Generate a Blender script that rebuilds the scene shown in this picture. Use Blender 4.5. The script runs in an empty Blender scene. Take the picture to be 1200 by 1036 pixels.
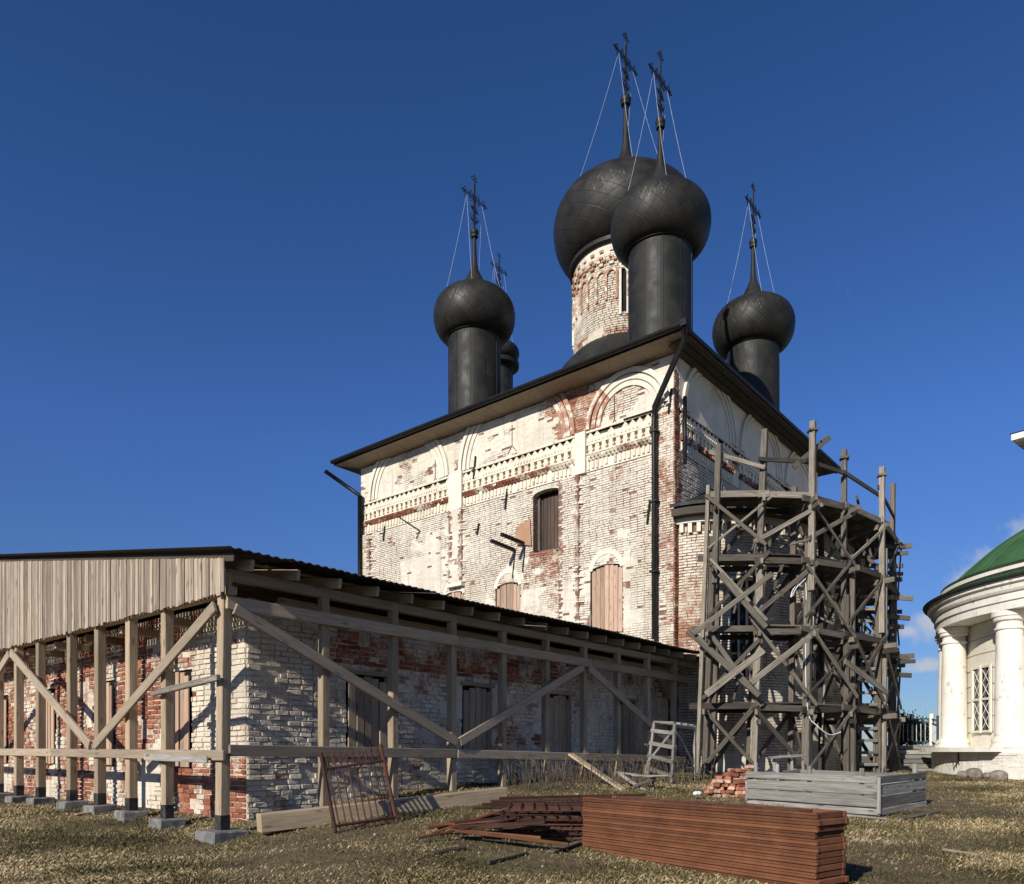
import bpy, math, random
import numpy as np
from mathutils import Vector, Matrix, noise

R = math.radians
random.seed(7)
scene = bpy.context.scene
COL = scene.collection

# ---------------------------------------------------------------- camera
# X runs along the long shed wall, Y along the gable end; Z = 0 is eye level
cam_data = bpy.data.cameras.new('camera')
cam = bpy.data.objects.new('camera', cam_data)
COL.objects.link(cam)
cam.location = (0, 0, 0)
cam.rotation_euler = (R(90), 0, math.atan2(-.7678, .6407))
cam_data.sensor_width = 36
cam_data.sensor_fit = 'HORIZONTAL'
cam_data.lens = 26.91
cam_data.shift_y = .3033
cam_data.clip_start = .1
cam_data.clip_end = 6000
scene.camera = cam

# ---------------------------------------------------------------- sun and sky
SUN = Vector((1.0, .095, -.5)).normalized()       # direction the light travels
sd = bpy.data.lights.new('sun', 'SUN')
sd.energy = 5.0
sd.angle = R(.53)
sd.color = (1, .945, .85)
so = bpy.data.objects.new('sun', sd)
COL.objects.link(so)
so.rotation_euler = SUN.to_track_quat('-Z', 'Y').to_euler()
so.location = (-30, 0, 30)

world = bpy.data.worlds.new('World')
scene.world = world
world.use_nodes = True
wn = world.node_tree.nodes
wl = world.node_tree.links
wn.clear()
w_out = wn.new('ShaderNodeOutputWorld')
w_bg = wn.new('ShaderNodeBackground')
w_bg.inputs['Strength'].default_value = .115
sky = wn.new('ShaderNodeTexSky')
sky.sky_type = 'NISHITA'
sky.sun_disc = False
sky.sun_elevation = math.asin(-SUN.z)
sky.sun_rotation = math.atan2(-SUN.x, -SUN.y)
sky.altitude = 500
sky.air_density = 1.0
sky.dust_density = .15
sky.ozone_density = 3.0
geo = wn.new('ShaderNodeTexCoord')
nrm = wn.new('ShaderNodeVectorMath'); nrm.operation = 'NORMALIZE'
wl.new(geo.outputs['Generated'], nrm.inputs[0])
nz = wn.new('ShaderNodeTexNoise')
nz.inputs['Scale'].default_value = 14
nz.inputs['Detail'].default_value = 9
nz.inputs['Roughness'].default_value = .62
wl.new(nrm.outputs[0], nz.inputs['Vector'])


def cam_dir(u, v):
    t = (u - 600) / 897
    d = Vector((.6407 * t + .7678, -.7678 * t + .6407, (882 - v) / 897))
    return d.normalized()


def azel(az, el):
    return Vector((math.cos(R(el)) * math.cos(R(az)), math.cos(R(el)) * math.sin(R(az)), math.sin(R(el))))


clouds = [(cam_dir(1135, 680), .055, 1.3), (cam_dir(1165, 655), .05, 1.3), (cam_dir(1205, 632), .06, 1.4), (cam_dir(1095, 725), .05, 1.5),
          (cam_dir(1060, 740), .03, 2.2), (cam_dir(1095, 780), .05, 4.0), (cam_dir(1250, 640), .09, 1.6), (azel(-14, 9), .10, 2.0),
          (azel(-38, 8), .12, 2.2), (azel(-75, 7), .13, 2.4), (azel(-120, 8), .12, 2.2), (azel(170, 6), .12, 2.4),
          (azel(130, 7), .1, 2.3)]
last = None
for c, rad, sq in clouds:
    sb = wn.new('ShaderNodeVectorMath'); sb.operation = 'SUBTRACT'
    wl.new(nrm.outputs[0], sb.inputs[0]); sb.inputs[1].default_value = c
    ml = wn.new('ShaderNodeVectorMath'); ml.operation = 'MULTIPLY'
    wl.new(sb.outputs[0], ml.inputs[0]); ml.inputs[1].default_value = (1 / rad, 1 / rad, sq / rad)
    ln = wn.new('ShaderNodeVectorMath'); ln.operation = 'LENGTH'
    wl.new(ml.outputs[0], ln.inputs[0])
    iv = wn.new('ShaderNodeMath'); iv.operation = 'SUBTRACT'; iv.use_clamp = True
    iv.inputs[0].default_value = 1.15; wl.new(ln.outputs['Value'], iv.inputs[1])
    if last is None:
        last = iv
    else:
        mx = wn.new('ShaderNodeMath'); mx.operation = 'MAXIMUM'
        wl.new(last.outputs[0], mx.inputs[0]); wl.new(iv.outputs[0], mx.inputs[1])
        last = mx
n_off = wn.new('ShaderNodeMath'); n_off.operation = 'MULTIPLY_ADD'
wl.new(nz.outputs['Fac'], n_off.inputs[0]); n_off.inputs[1].default_value = 2.6; n_off.inputs[2].default_value = -1.5
mu = wn.new('ShaderNodeMath'); mu.operation = 'ADD'
wl.new(last.outputs[0], mu.inputs[0]); wl.new(n_off.outputs[0], mu.inputs[1])
mr = wn.new('ShaderNodeMapRange')
mr.interpolation_type = 'SMOOTHSTEP'
mr.inputs['From Min'].default_value = .2
mr.inputs['From Max'].default_value = .95
mr.inputs['To Max'].default_value = .85
wl.new(mu.outputs[0], mr.inputs['Value'])
w_mix = wn.new('ShaderNodeMixRGB')
wl.new(mr.outputs['Result'], w_mix.inputs['Fac'])
sepz = wn.new('ShaderNodeSeparateXYZ'); wl.new(nrm.outputs[0], sepz.inputs[0])
tint = wn.new('ShaderNodeValToRGB')
tint.color_ramp.elements[0].position = 0; tint.color_ramp.elements[0].color = (.33, .40, .54, 1)
tint.color_ramp.elements[1].position = .72; tint.color_ramp.elements[1].color = (.25, .465, .75, 1)
e_ = tint.color_ramp.elements.new(.36); e_.color = (.37, .56, .92, 1)
wl.new(sepz.outputs['Z'], tint.inputs['Fac'])
deep = wn.new('ShaderNodeMixRGB'); deep.blend_type = 'MULTIPLY'; deep.inputs['Fac'].default_value = 1
wl.new(sky.outputs['Color'], deep.inputs['Color1']); wl.new(tint.outputs['Color'], deep.inputs['Color2'])
wl.new(deep.outputs['Color'], w_mix.inputs['Color1'])
w_mix.inputs['Color2'].default_value = (4.1, 4.4, 5.0, 1)
wl.new(w_mix.outputs['Color'], w_bg.inputs['Color'])
wl.new(w_bg.outputs['Background'], w_out.inputs['Surface'])

vs = scene.view_settings
vs.view_transform = 'Standard'
vs.look = 'None'
vs.exposure = .1
vs.gamma = 1
vs.use_curve_mapping = False

# ---------------------------------------------------------------- pixel helpers (metres on known planes)


def P(u, v, y):
    t = (u - 600) / 897
    return Vector((.6407 * t * y + .7678 * y, -.7678 * t * y + .6407 * y, (882 - v) / 897 * y))


def C(x, y, z=0):                                   # camera ground plan -> world
    return Vector((.6407 * x + .7678 * y, -.7678 * x + .6407 * y, z))


def to_cam(a, b):
    return .6407 * a - .7678 * b, .7678 * a + .6407 * b


def on_x(u, v, a):
    t = (u - 600) / 897
    return P(u, v, a / (.6407 * t + .7678))


def on_y(u, v, b):
    t = (u - 600) / 897
    return P(u, v, b / (.6407 - .7678 * t))


# ---------------------------------------------------------------- object helpers
WM = {}


def link(o, parent=None, M=None):
    COL.objects.link(o)
    M = M or Matrix.Identity(4)
    o.matrix_basis = M
    WM[o.name] = M
    if parent is not None:
        o.parent = parent
        o.matrix_parent_inverse = WM[parent.name].inverted()
    return o


def tag(o, label=None, cat=None, group=None, kind=None):
    if label: o['label'] = label
    if cat: o['category'] = cat
    if group: o['group'] = group
    if kind: o['kind'] = kind
    return o


def thing(name, loc, label, cat, group=None):
    o = bpy.data.objects.new(name, None)
    o.empty_display_size = .3
    link(o, None, Matrix.Translation(Vector(loc)))
    return tag(o, label, cat, group)


class MB:
    def __init__(s):
        s.v = []; s.f = []; s.at = {}

    def add(s, vs, fs):
        k = len(s.v)
        s.v.extend([tuple(p) for p in vs])
        s.f.extend([tuple(i + k for i in f) for f in fs])

    def hexa(s, p):            # p[0..3] one face loop, p[4..7] the opposite loop
        s.add(p, [(0, 3, 2, 1), (4, 5, 6, 7), (0, 1, 5, 4), (1, 2, 6, 5), (2, 3, 7, 6), (3, 0, 4, 7)])
        return s

    def box(s, x0, x1, y0, y1, z0, z1):
        return s.hexa([(x0, y0, z0), (x1, y0, z0), (x1, y1, z0), (x0, y1, z0),
                       (x0, y0, z1), (x1, y0, z1), (x1, y1, z1), (x0, y1, z1)])

    def tube(s, pts, r, n=6, cap=True):
        pts = [Vector(p) for p in pts]
        rs = r if isinstance(r, (list, tuple)) else [r] * len(pts)
        rings = []
        for i, p in enumerate(pts):
            d = (pts[min(i + 1, len(pts) - 1)] - pts[max(i - 1, 0)])
            d = d.normalized() if d.length > 1e-9 else Vector((0, 0, 1))
            up = Vector((0, 0, 1)) if abs(d.z) < .9 else Vector((1, 0, 0))
            a = d.cross(up).normalized(); b = d.cross(a).normalized()
            rings.append([p + a * math.cos(2 * math.pi * k / n) * rs[i] + b * math.sin(2 * math.pi * k / n) * rs[i] for k in range(n)])
        k0 = len(s.v)
        for rg in rings: s.v.extend([tuple(q) for q in rg])
        for i in range(len(pts) - 1):
            for k in range(n):
                a = k0 + i * n + k; b = k0 + i * n + (k + 1) % n
                s.f.append((a, b, b + n, a + n))
        if cap:
            s.f.append(tuple(k0 + k for k in range(n)))
            s.f.append(tuple(k0 + (len(pts) - 1) * n + k for k in range(n))[::-1])
        return s

    def lathe(s, prof, cx=0, cy=0, n=48, a0=0, a1=2 * math.pi):
        full = abs(a1 - a0 - 2 * math.pi) < 1e-6
        m = n if full else n + 1
        k0 = len(s.v)
        for r, z in prof:
            for k in range(m):
                a = a0 + (a1 - a0) * k / n
                s.v.append((cx + r * math.cos(a), cy + r * math.sin(a), z))
        for i in range(len(prof) - 1):
            for k in range(n):
                a = k0 + i * m + k; b = k0 + i * m + (k + 1) % m
                s.f.append((a, b, b + m, a + m))
        return s

    def ball(s, c, r, n=8):
        prof = [(max(r * math.sin(math.pi * i / n), 1e-4), c[2] - r * math.cos(math.pi * i / n)) for i in range(n + 1)]
        return s.lathe(prof, c[0], c[1], n + 2)

    def build(s, name, mat, parent=None, M=None, smooth=False, attrs=None):
        me = bpy.data.meshes.new(name)
        me.from_pydata(s.v, [], s.f)
        if smooth:
            me.polygons.foreach_set('use_smooth', [True] * len(me.polygons))
        if attrs:
            for k, val in attrs.items():
                at = me.attributes.new(k, 'FLOAT', 'FACE')
                at.data.foreach_set('value', np.asarray(val, dtype=np.float32))
        if mat: me.materials.append(mat)
        me.update()
        o = bpy.data.objects.new(name, me)
        return link(o, parent, M)


def cbox(l, w, h, c=.008, jit=0, rnd=random):
    """chamfered box centred on the origin: 44 triangles"""
    X, Y, Z = l / 2, w / 2, h / 2
    c = min(c, X * .4, Y * .4, Z * .4)
    vs, idx = [], {}
    for sx in (-1, 1):
        for sy in (-1, 1):
            for sz in (-1, 1):
                j = Vector((0, rnd.uniform(-jit, jit), rnd.uniform(-jit, jit)))
                for ax, p in (('x', (sx * X, sy * (Y - c), sz * (Z - c))), ('y', (sx * (X - c), sy * Y, sz * (Z - c))), ('z', (sx * (X - c), sy * (Y - c), sz * Z))):
                    idx[ax, sx, sy, sz] = len(vs); vs.append(Vector(p) + j)
    fs = []
    g = idx
    for q in (-1, 1):
        fs.append([g['x', q, a, b] for a, b in ((-1, -1), (1, -1), (1, 1), (-1, 1))])
        fs.append([g['y', a, q, b] for a, b in ((-1, -1), (1, -1), (1, 1), (-1, 1))])
        fs.append([g['z', a, b, q] for a, b in ((-1, -1), (1, -1), (1, 1), (-1, 1))])
    for a in (-1, 1):
        for b in (-1, 1):
            fs.append([g['x', a, b, -1], g['x', a, b, 1], g['y', a, b, 1], g['y', a, b, -1]])
            fs.append([g['x', a, -1, b], g['x', a, 1, b], g['z', a, 1, b], g['z', a, -1, b]])
            fs.append([g['y', -1, a, b], g['y', 1, a, b], g['z', 1, a, b], g['z', -1, a, b]])
            for d in (-1, 1):
                fs.append([g['x', a, b, d], g['y', a, b, d], g['z', a, b, d]])
    out = []
    for f in fs:
        p = [vs[i] for i in f]
        n = (p[1] - p[0]).cross(p[2] - p[0])
        cc = sum(p, Vector()) / len(p)
        out.append(tuple(f if n.dot(cc) > 0 else f[::-1]))
    return vs, out


def frame_matrix(p0, p1, up=(0, 0, 1), roll=0):
    p0, p1 = Vector(p0), Vector(p1)
    x = (p1 - p0).normalized()
    u = Vector(up)
    if abs(x.dot(u)) > .98: u = Vector((0, 1, 0)) if abs(x.y) < .9 else Vector((1, 0, 0))
    y = u.cross(x).normalized(); z = x.cross(y)
    M = Matrix((x, y, z)).transposed().to_4x4()
    M.translation = (p0 + p1) / 2
    if roll: M = M @ Matrix.Rotation(roll, 4, 'X')
    return M


def beam(name, p0, p1, w, h, mat, parent=None, up=(0, 0, 1), roll=0, c=.008, jit=0):
    """a timber from p0 to p1; local X is the grain, w across (local Y), h along 'up' (local Z)"""
    l = (Vector(p1) - Vector(p0)).length
    m = MB(); m.add(*cbox(l, w, h, c, jit))
    return m.build(name, mat, parent, frame_matrix(p0, p1, up, roll))


# ---------------------------------------------------------------- materials


class NT:
    def __init__(s, name):
        s.m = bpy.data.materials.new(name); s.m.use_nodes = True
        s.n = s.m.node_tree.nodes; s.l = s.m.node_tree.links
        s.b = s.n['Principled BSDF']
        s.b.inputs['Roughness'].default_value = .85
        s.b.inputs['Specular IOR Level'].default_value = .25

    def new(s, t, **kw):
        n = s.n.new(t)
        for k, v in kw.items(): setattr(n, k, v)
        return n

    def put(s, sock, v):
        if isinstance(v, bpy.types.NodeSocket): s.l.new(v, sock)
        elif isinstance(v, (tuple, list)) and len(v) == 3 and sock.type == 'RGBA': sock.default_value = (*v, 1)
        else: sock.default_value = v

    def pos(s): return s.new('ShaderNodeNewGeometry').outputs['Position']
    def obj(s): return s.new('ShaderNodeTexCoord').outputs['Object']

    def scale(s, vec, sc):
        n = s.new('ShaderNodeVectorMath', operation='MULTIPLY'); s.put(n.inputs[0], vec); n.inputs[1].default_value = sc
        return n.outputs[0]

    def vadd(s, a, b):
        n = s.new('ShaderNodeVectorMath', operation='ADD'); s.put(n.inputs[0], a); s.put(n.inputs[1], b)
        return n.outputs[0]

    def noise(s, vec, sc=5, det=5, rough=.6, out='Fac', dist=0):
        n = s.new('ShaderNodeTexNoise'); s.put(n.inputs['Vector'], vec)
        n.inputs['Scale'].default_value = sc; n.inputs['Detail'].default_value = det; n.inputs['Roughness'].default_value = rough
        n.inputs['Distortion'].default_value = dist
        return n.outputs[out]

    def math(s, op, a, b=0, clamp=False):
        n = s.new('ShaderNodeMath', operation=op, use_clamp=clamp); s.put(n.inputs[0], a); s.put(n.inputs[1], b)
        return n.outputs[0]

    def step(s, v, lo, hi, t0=0, t1=1):
        n = s.new('ShaderNodeMapRange', interpolation_type='SMOOTHSTEP'); s.put(n.inputs['Value'], v)
        n.inputs['From Min'].default_value = lo; n.inputs['From Max'].default_value = hi
        n.inputs['To Min'].default_value = t0; n.inputs['To Max'].default_value = t1
        return n.outputs['Result']

    def mix(s, f, a, b, mode='MIX'):
        n = s.new('ShaderNodeMixRGB', blend_type=mode); s.put(n.inputs['Fac'], f); s.put(n.inputs['Color1'], a); s.put(n.inputs['Color2'], b)
        return n.outputs['Color']

    def ramp(s, v, stops):
        n = s.new('ShaderNodeValToRGB'); e = n.color_ramp.elements
        while len(e) < len(stops): e.new(.5)
        for k, (p, c) in enumerate(stops): e[k].position = p; e[k].color = (*c, 1)
        s.put(n.inputs['Fac'], v)
        return n.outputs['Color']

    def attr(s, name):
        return s.new('ShaderNodeAttribute', attribute_name=name).outputs['Fac']

    def bump(s, h, st=.3, d=.02):
        n = s.new('ShaderNodeBump'); s.put(n.inputs['Height'], h); n.inputs['Strength'].default_value = st; n.inputs['Distance'].default_value = d
        s.l.new(n.outputs['Normal'], s.b.inputs['Normal'])

    def done(s, col, rough=None, metal=None):
        s.put(s.b.inputs['Base Color'], col)
        if rough is not None: s.put(s.b.inputs['Roughness'], rough)
        if metal is not None: s.put(s.b.inputs['Metallic'], metal)
        return s.m


def mat_masonry(name, lime=(.72, .67, .56), dirt=(.50, .43, .335), reds=((.18, .07, .043), (.31, .125, .07), (.43, .225, .13)), src='attr', soft=.34, bmp=.6):
    t = NT(name); p = t.pos()
    if src == 'attr':
        red, tone = t.attr('red'), t.attr('tone')
    else:
        oc = t.new('ShaderNodeObjectInfo').outputs['Color']
        sp = t.new('ShaderNodeSeparateColor'); t.l.new(oc, sp.inputs['Color'])
        red, tone = sp.outputs['Red'], sp.outputs['Green']
    n1 = t.noise(p, 4.5, 8, .68); n2 = t.noise(p, 30, 5, .6); n3 = t.noise(p, .7, 4, .55)
    n4 = t.noise(t.scale(p, (1, 1, .25)), 2.3, 5, .6)
    k = t.math('ADD', red, t.math('MULTIPLY', t.math('SUBTRACT', n1, .5), 1.15))
    k = t.math('ADD', k, t.math('MULTIPLY', t.math('SUBTRACT', n2, .5), .55))
    fac = t.step(k, .5 - soft / 2, .5 + soft / 2)
    white = t.mix(t.step(n3, .38, .72), lime, tuple(.45 * a + .55 * b for a, b in zip(lime, dirt)))
    white = t.mix(t.step(n4, .52, .78, 0, .75), white, dirt)
    st = t.noise(t.scale(p, (3.2, 3.2, .12)), 1.6, 6, .65)
    white = t.mix(t.step(st, .5, .72, 0, .55), white, tuple(c * .72 for c in dirt))
    white = t.mix(t.step(n2, .56, .74, 0, .5), white, (.30, .24, .18))
    white = t.mix(t.math('MULTIPLY', t.step(tone, .55, 1), .4), white, dirt)
    rc = t.ramp(t.math('ADD', t.math('MULTIPLY', tone, .7), t.math('MULTIPLY', n2, .35)), [(.15, reds[0]), (.5, reds[1]), (.9, reds[2])])
    rc = t.mix(t.step(n1, .55, .75, 0, .4), rc, (.42, .34, .27))
    t.bump(t.math('ADD', n2, t.math('MULTIPLY', n1, 1.1)), bmp, .02)
    return t.done(t.mix(fac, white, rc), .92)


def mat_mortar(name, a=(.22, .105, .07), b=(.62, .56, .46), lo=.5, hi=.62):
    t = NT(name); p = t.pos()
    n1 = t.noise(p, 2.2, 8, .7); n2 = t.noise(p, 26, 5, .6)
    col = t.mix(t.step(n1, lo, hi), a, b)
    col = t.mix(t.step(n2, .45, .8, 0, .45), col, (.16, .11, .085))
    t.bump(n2, .6, .02)
    return t.done(col, .95)


def mat_plaster(name, base=(.73, .675, .565), dirt=(.43, .37, .285), patch=(.34, .15, .09), plo=.66, phi=.74):
    t = NT(name); p = t.pos()
    n1 = t.noise(p, 1.1, 6, .6); n2 = t.noise(p, 18, 6, .65); n3 = t.noise(p, 3.0, 8, .7)
    n4 = t.noise(t.scale(p, (1, 1, .14)), 2.4, 5, .6)
    col = t.mix(t.step(n1, .42, .75, 0, .45), base, dirt)
    col = t.mix(t.step(n4, .55, .8, 0, .55), col, dirt)
    col = t.mix(t.step(n3, plo, phi, 0, .9), col, patch)
    n6 = t.noise(p, 11, 8, .75)
    col = t.mix(t.step(n6, .60, .68, 0, .75), col, (.27, .19, .14))
    t.bump(t.math('ADD', t.math('MULTIPLY', n2, .5), n3), .5, .015)
    return t.done(col, .93)


def mat_wood(name, cols, knots=.5, var=.5, gloss=.85):
    t = NT(name); o = t.obj()
    rnd = t.new('ShaderNodeObjectInfo').outputs['Random']
    cb = t.new('ShaderNodeCombineXYZ')
    t.put(cb.inputs[0], t.math('MULTIPLY', rnd, 91.0)); t.put(cb.inputs[1], t.math('MULTIPLY', rnd, 37.0)); t.put(cb.inputs[2], t.math('MULTIPLY', rnd, 53.0))
    v = t.vadd(o, cb.outputs[0])
    g = t.noise(t.scale(v, (1.1, 26, 26)), 1.6, 6, .62, dist=.5)
    g2 = t.noise(t.scale(v, (3, 90, 90)), 1.2, 4, .7)
    big = t.noise(t.scale(v, (.8, 3, 3)), 1.0, 4, .6)
    f = t.math('ADD', t.math('MULTIPLY', g, .65), t.math('MULTIPLY', t.math('SUBTRACT', g2, .25), .35))
    col = t.ramp(f, [(.28, cols[0]), (.5, cols[1]), (.72, cols[2])])
    hs = t.new('ShaderNodeHueSaturation'); t.put(hs.inputs['Color'], col)
    t.put(hs.inputs['Value'], t.math('ADD', t.math('MULTIPLY', rnd, var), t.math('ADD', t.math('MULTIPLY', big, .6), .7 - var / 2)))
    hs.inputs['Saturation'].default_value = 1
    col = hs.outputs['Color']
    if knots:
        vo = t.new('ShaderNodeTexVoronoi', feature='F1'); t.put(vo.inputs['Vector'], t.scale(v, (2.2, 8, 8))); vo.inputs['Scale'].default_value = .9
        col = t.mix(t.step(vo.outputs['Distance'], .08, .2, knots, 0), col, tuple(c * .3 for c in cols[0]))
    t.bump(f, .5, .01)
    return t.done(col, gloss)


def mat_rust(name, cols=((.075, .031, .017), (.145, .056, .026), (.215, .088, .040)), sc=4):
    t = NT(name); p = t.pos()
    n1 = t.noise(p, sc, 8, .65); n2 = t.noise(t.scale(p, (1, 1, 5)), sc * .45, 5, .6); n3 = t.noise(p, 80, 3, .6)
    f = t.math('ADD', t.math('MULTIPLY', n1, .4), t.math('ADD', t.math('MULTIPLY', n2, .22), t.math('ADD', t.math('MULTIPLY', n3, .3), .06)))
    rnd = t.new('ShaderNodeObjectInfo').outputs['Random']
    f = t.math('ADD', f, t.math('MULTIPLY', t.math('SUBTRACT', rnd, .5), .22))
    t.bump(t.math('ADD', n3, n1), .3, .004)
    return t.done(t.ramp(f, [(.36, cols[0]), (.52, cols[1]), (.68, cols[2])]), .82)


def mat_dark_metal(name, base=(.022, .022, .02), rough=.42, seams=None, zc=1.5, za=.4):
    t = NT(name); p = t.pos(); o = t.obj()
    n1 = t.noise(p, 1.6, 6, .6); n2 = t.noise(p, 22, 4, .6)
    n4 = t.noise(t.scale(p, (1, 1, .12)), 3.0, 5, .6)
    col = t.mix(t.step(n1, .4, .7), base, tuple(c * 1.5 + .003 for c in base))
    col = t.mix(t.step(n4, .55, .75, 0, .3), col, tuple(c * 1.8 + .004 for c in base))
    t.b.inputs['Specular IOR Level'].default_value = .28
    h = t.math('MULTIPLY', n1, .6)
    if seams == 'onion':
        sp = t.new('ShaderNodeSeparateXYZ'); t.l.new(o, sp.inputs[0])
        th = t.math('ARCTAN2', sp.outputs['Y'], sp.outputs['X'])
        a = t.math('MULTIPLY', th, 20 / (2 * math.pi))
        b = t.math('MULTIPLY', sp.outputs['Z'], 2.1)
        lines = None
        for s in (1, -1):
            q = t.math('FRACT', t.math('ADD', t.math('MULTIPLY', a, s), t.math('ADD', b, 50.0)))
            w = t.math('ABSOLUTE', t.math('SUBTRACT', q, .5))
            e = t.step(w, .455, .49)
            lines = e if lines is None else t.math('MAXIMUM', lines, e)
        cbi = t.new('ShaderNodeCombineXYZ')
        t.put(cbi.inputs[0], t.math('FLOOR', t.math('ADD', t.math('ADD', a, b), 50.0))); t.put(cbi.inputs[1], t.math('FLOOR', t.math('ADD', t.math('SUBTRACT', b, a), 50.0)))
        wnz = t.new('ShaderNodeTexWhiteNoise'); t.l.new(cbi.outputs[0], wnz.inputs['Vector'])
        col = t.mix(t.step(wnz.outputs['Value'], 0, 1, 0, .8), col, tuple(c * 1.75 for c in base))
        col = t.mix(t.step(t.noise(t.scale(o, (2, 2, .5)), 1.6, 6, .65), .52, .7, 0, .5), col, (.038, .03, .021))
        col = t.mix(t.math('MULTIPLY', lines, .5), col, tuple(c * .3 for c in base))
        h = t.math('ADD', h, t.math('SUBTRACT', t.math('MULTIPLY', wnz.outputs['Value'], .25), t.math('MULTIPLY', lines, .3)))
        # pale broken zigzag lines on the side towards the camera
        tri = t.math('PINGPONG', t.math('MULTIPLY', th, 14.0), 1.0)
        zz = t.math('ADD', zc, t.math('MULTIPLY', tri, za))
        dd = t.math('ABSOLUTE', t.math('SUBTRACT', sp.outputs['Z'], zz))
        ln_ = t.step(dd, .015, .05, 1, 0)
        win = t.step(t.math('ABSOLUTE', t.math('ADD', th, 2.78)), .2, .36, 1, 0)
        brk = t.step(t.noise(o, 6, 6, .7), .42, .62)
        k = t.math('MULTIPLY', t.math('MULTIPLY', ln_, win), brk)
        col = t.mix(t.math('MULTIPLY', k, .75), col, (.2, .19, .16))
        # dull pale patches around them
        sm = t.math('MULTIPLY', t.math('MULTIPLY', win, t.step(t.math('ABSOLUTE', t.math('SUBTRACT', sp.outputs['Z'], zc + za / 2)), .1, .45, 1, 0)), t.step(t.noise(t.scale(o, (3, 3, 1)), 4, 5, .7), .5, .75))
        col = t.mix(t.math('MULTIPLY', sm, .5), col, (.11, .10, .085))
    t.bump(t.math('ADD', h, t.math('MULTIPLY', n2, .1)), .35, .05)
    return t.done(col, t.step(n1, .3, .7, rough - .08, rough + .14), .0)


def mat_flat(name, col, rough=.7, var=.25, sc=6, bump=.2, metal=0):
    t = NT(name); p = t.pos()
    n = t.noise(p, sc, 6, .6); n2 = t.noise(p, sc * 7, 4, .6)
    c = t.mix(t.step(n, .35, .7), tuple(x * (1 - var) for x in col), tuple(min(1, x * (1 + var)) for x in col))
    t.bump(n2, bump, .01)
    return t.done(c, rough, metal)


M_church = mat_masonry('church_brick')
M_church_mortar = mat_mortar('church_mortar', (.20, .105, .075), (.62, .56, .46), .46, .66)
M_plaster = mat_plaster('lime_plaster')
M_plaster_worn = mat_plaster('lime_plaster_worn', (.74, .66, .52), (.42, .34, .26), (.30, .15, .10), .54, .68)
M_plaster_red = mat_plaster('plaster_red', patch=(.36, .16, .09), plo=.42, phi=.52)
M_shed_brick = mat_masonry('shed_brick', bmp=1.0, lime=(.72, .655, .54), dirt=(.44, .37, .285), reds=((.15, .05, .03), (.28, .092, .052), (.38, .165, .095)))
M_shed_brick_obj = mat_masonry('shed_brick_single', bmp=1.0, lime=(.72, .655, .54), dirt=(.44, .37, .285), reds=((.15, .05, .03), (.28, .092, .052), (.38, .165, .095)), src='obj')
M_shed_mortar = mat_mortar('shed_mortar', (.36, .27, .20), (.62, .55, .44), .38, .56)
M_rot_brick = mat_masonry('rotunda_brick', lime=(.80, .765, .68), dirt=(.58, .52, .43))
M_string = mat_masonry('string_brick', reds=((.13, .045, .03), (.22, .075, .045), (.30, .12, .07)))
M_metal = mat_dark_metal('dark_sheet_metal', (.0165, .016, .0138), .55)
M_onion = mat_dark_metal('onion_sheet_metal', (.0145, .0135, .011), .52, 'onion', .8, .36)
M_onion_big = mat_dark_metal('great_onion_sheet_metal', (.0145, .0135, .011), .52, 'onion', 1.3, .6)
M_pipe = mat_flat('pipe_black', (.012, .011, .011), .45, .3)
M_iron = mat_flat('wrought_iron', (.03, .026, .022), .6, .4)
M_chain = mat_flat('pale_chain', (.5, .53, .58), .45, .2)
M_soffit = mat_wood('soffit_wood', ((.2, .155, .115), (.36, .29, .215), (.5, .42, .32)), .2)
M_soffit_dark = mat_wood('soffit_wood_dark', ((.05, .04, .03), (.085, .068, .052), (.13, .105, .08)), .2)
M_shutter = mat_wood('shutter_dark', ((.05, .035, .028), (.10, .07, .055), (.17, .125, .1)), .2)
M_board = mat_wood('new_board', ((.36, .235, .165), (.50, .35, .255), (.60, .45, .335)), .5)
M_gable = mat_wood('gable_board', ((.19, .145, .105), (.40, .325, .25), (.56, .475, .38)), .6, .8)
M_post = mat_wood('post_wood', ((.27, .20, .13), (.43, .335, .225), (.58, .465, .33)), .6)
M_brace = mat_wood('brace_wood', ((.24, .19, .135), (.38, .305, .22), (.52, .43, .325)), .5)
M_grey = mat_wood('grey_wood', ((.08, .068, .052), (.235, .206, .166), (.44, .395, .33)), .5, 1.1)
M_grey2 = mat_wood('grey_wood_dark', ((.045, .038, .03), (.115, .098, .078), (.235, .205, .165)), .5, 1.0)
M_silver = mat_wood('silver_wood', ((.12, .112, .098), (.27, .255, .23), (.46, .44, .40)), .6, 1.0)
M_tar = mat_flat('tar', (.045, .04, .037), .7, .5)
M_concrete = mat_flat('concrete', (.19, .185, .175), .9, .35, 7, .5)
M_roof = mat_flat('corrugated_roof', (.035, .03, .027), .6, .3)
M_rust = mat_rust('rust_panel')
M_rust_dark = mat_rust('rust_dark', ((.025, .013, .01), (.06, .027, .018), (.11, .046, .028)))
M_white = mat_plaster('rotunda_white', (.80, .77, .69), (.56, .50, .41), (.45, .34, .27), .57, .68)
M_cream = mat_plaster('rotunda_cream', (.76, .71, .60), (.55, .49, .39), (.46, .38, .30), .66, .76)
M_green = mat_flat('green_roof', (.05, .125, .045), .6, .18, 1.2)
M_green_dark = mat_flat('green_roof_edge', (.03, .05, .028), .6, .3)
M_dark = mat_flat('dark_room', (.012, .011, .010), .9, .2)
M_stone = mat_flat('field_stone', (.24, .2, .165), .9, .4, 5, .6)
M_paper = mat_flat('white_plastic', (.72, .72, .72), .5, .1)
M_redbrick = mat_flat('loose_brick', (.36, .15, .085), .92, .5, 6, .6)
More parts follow.
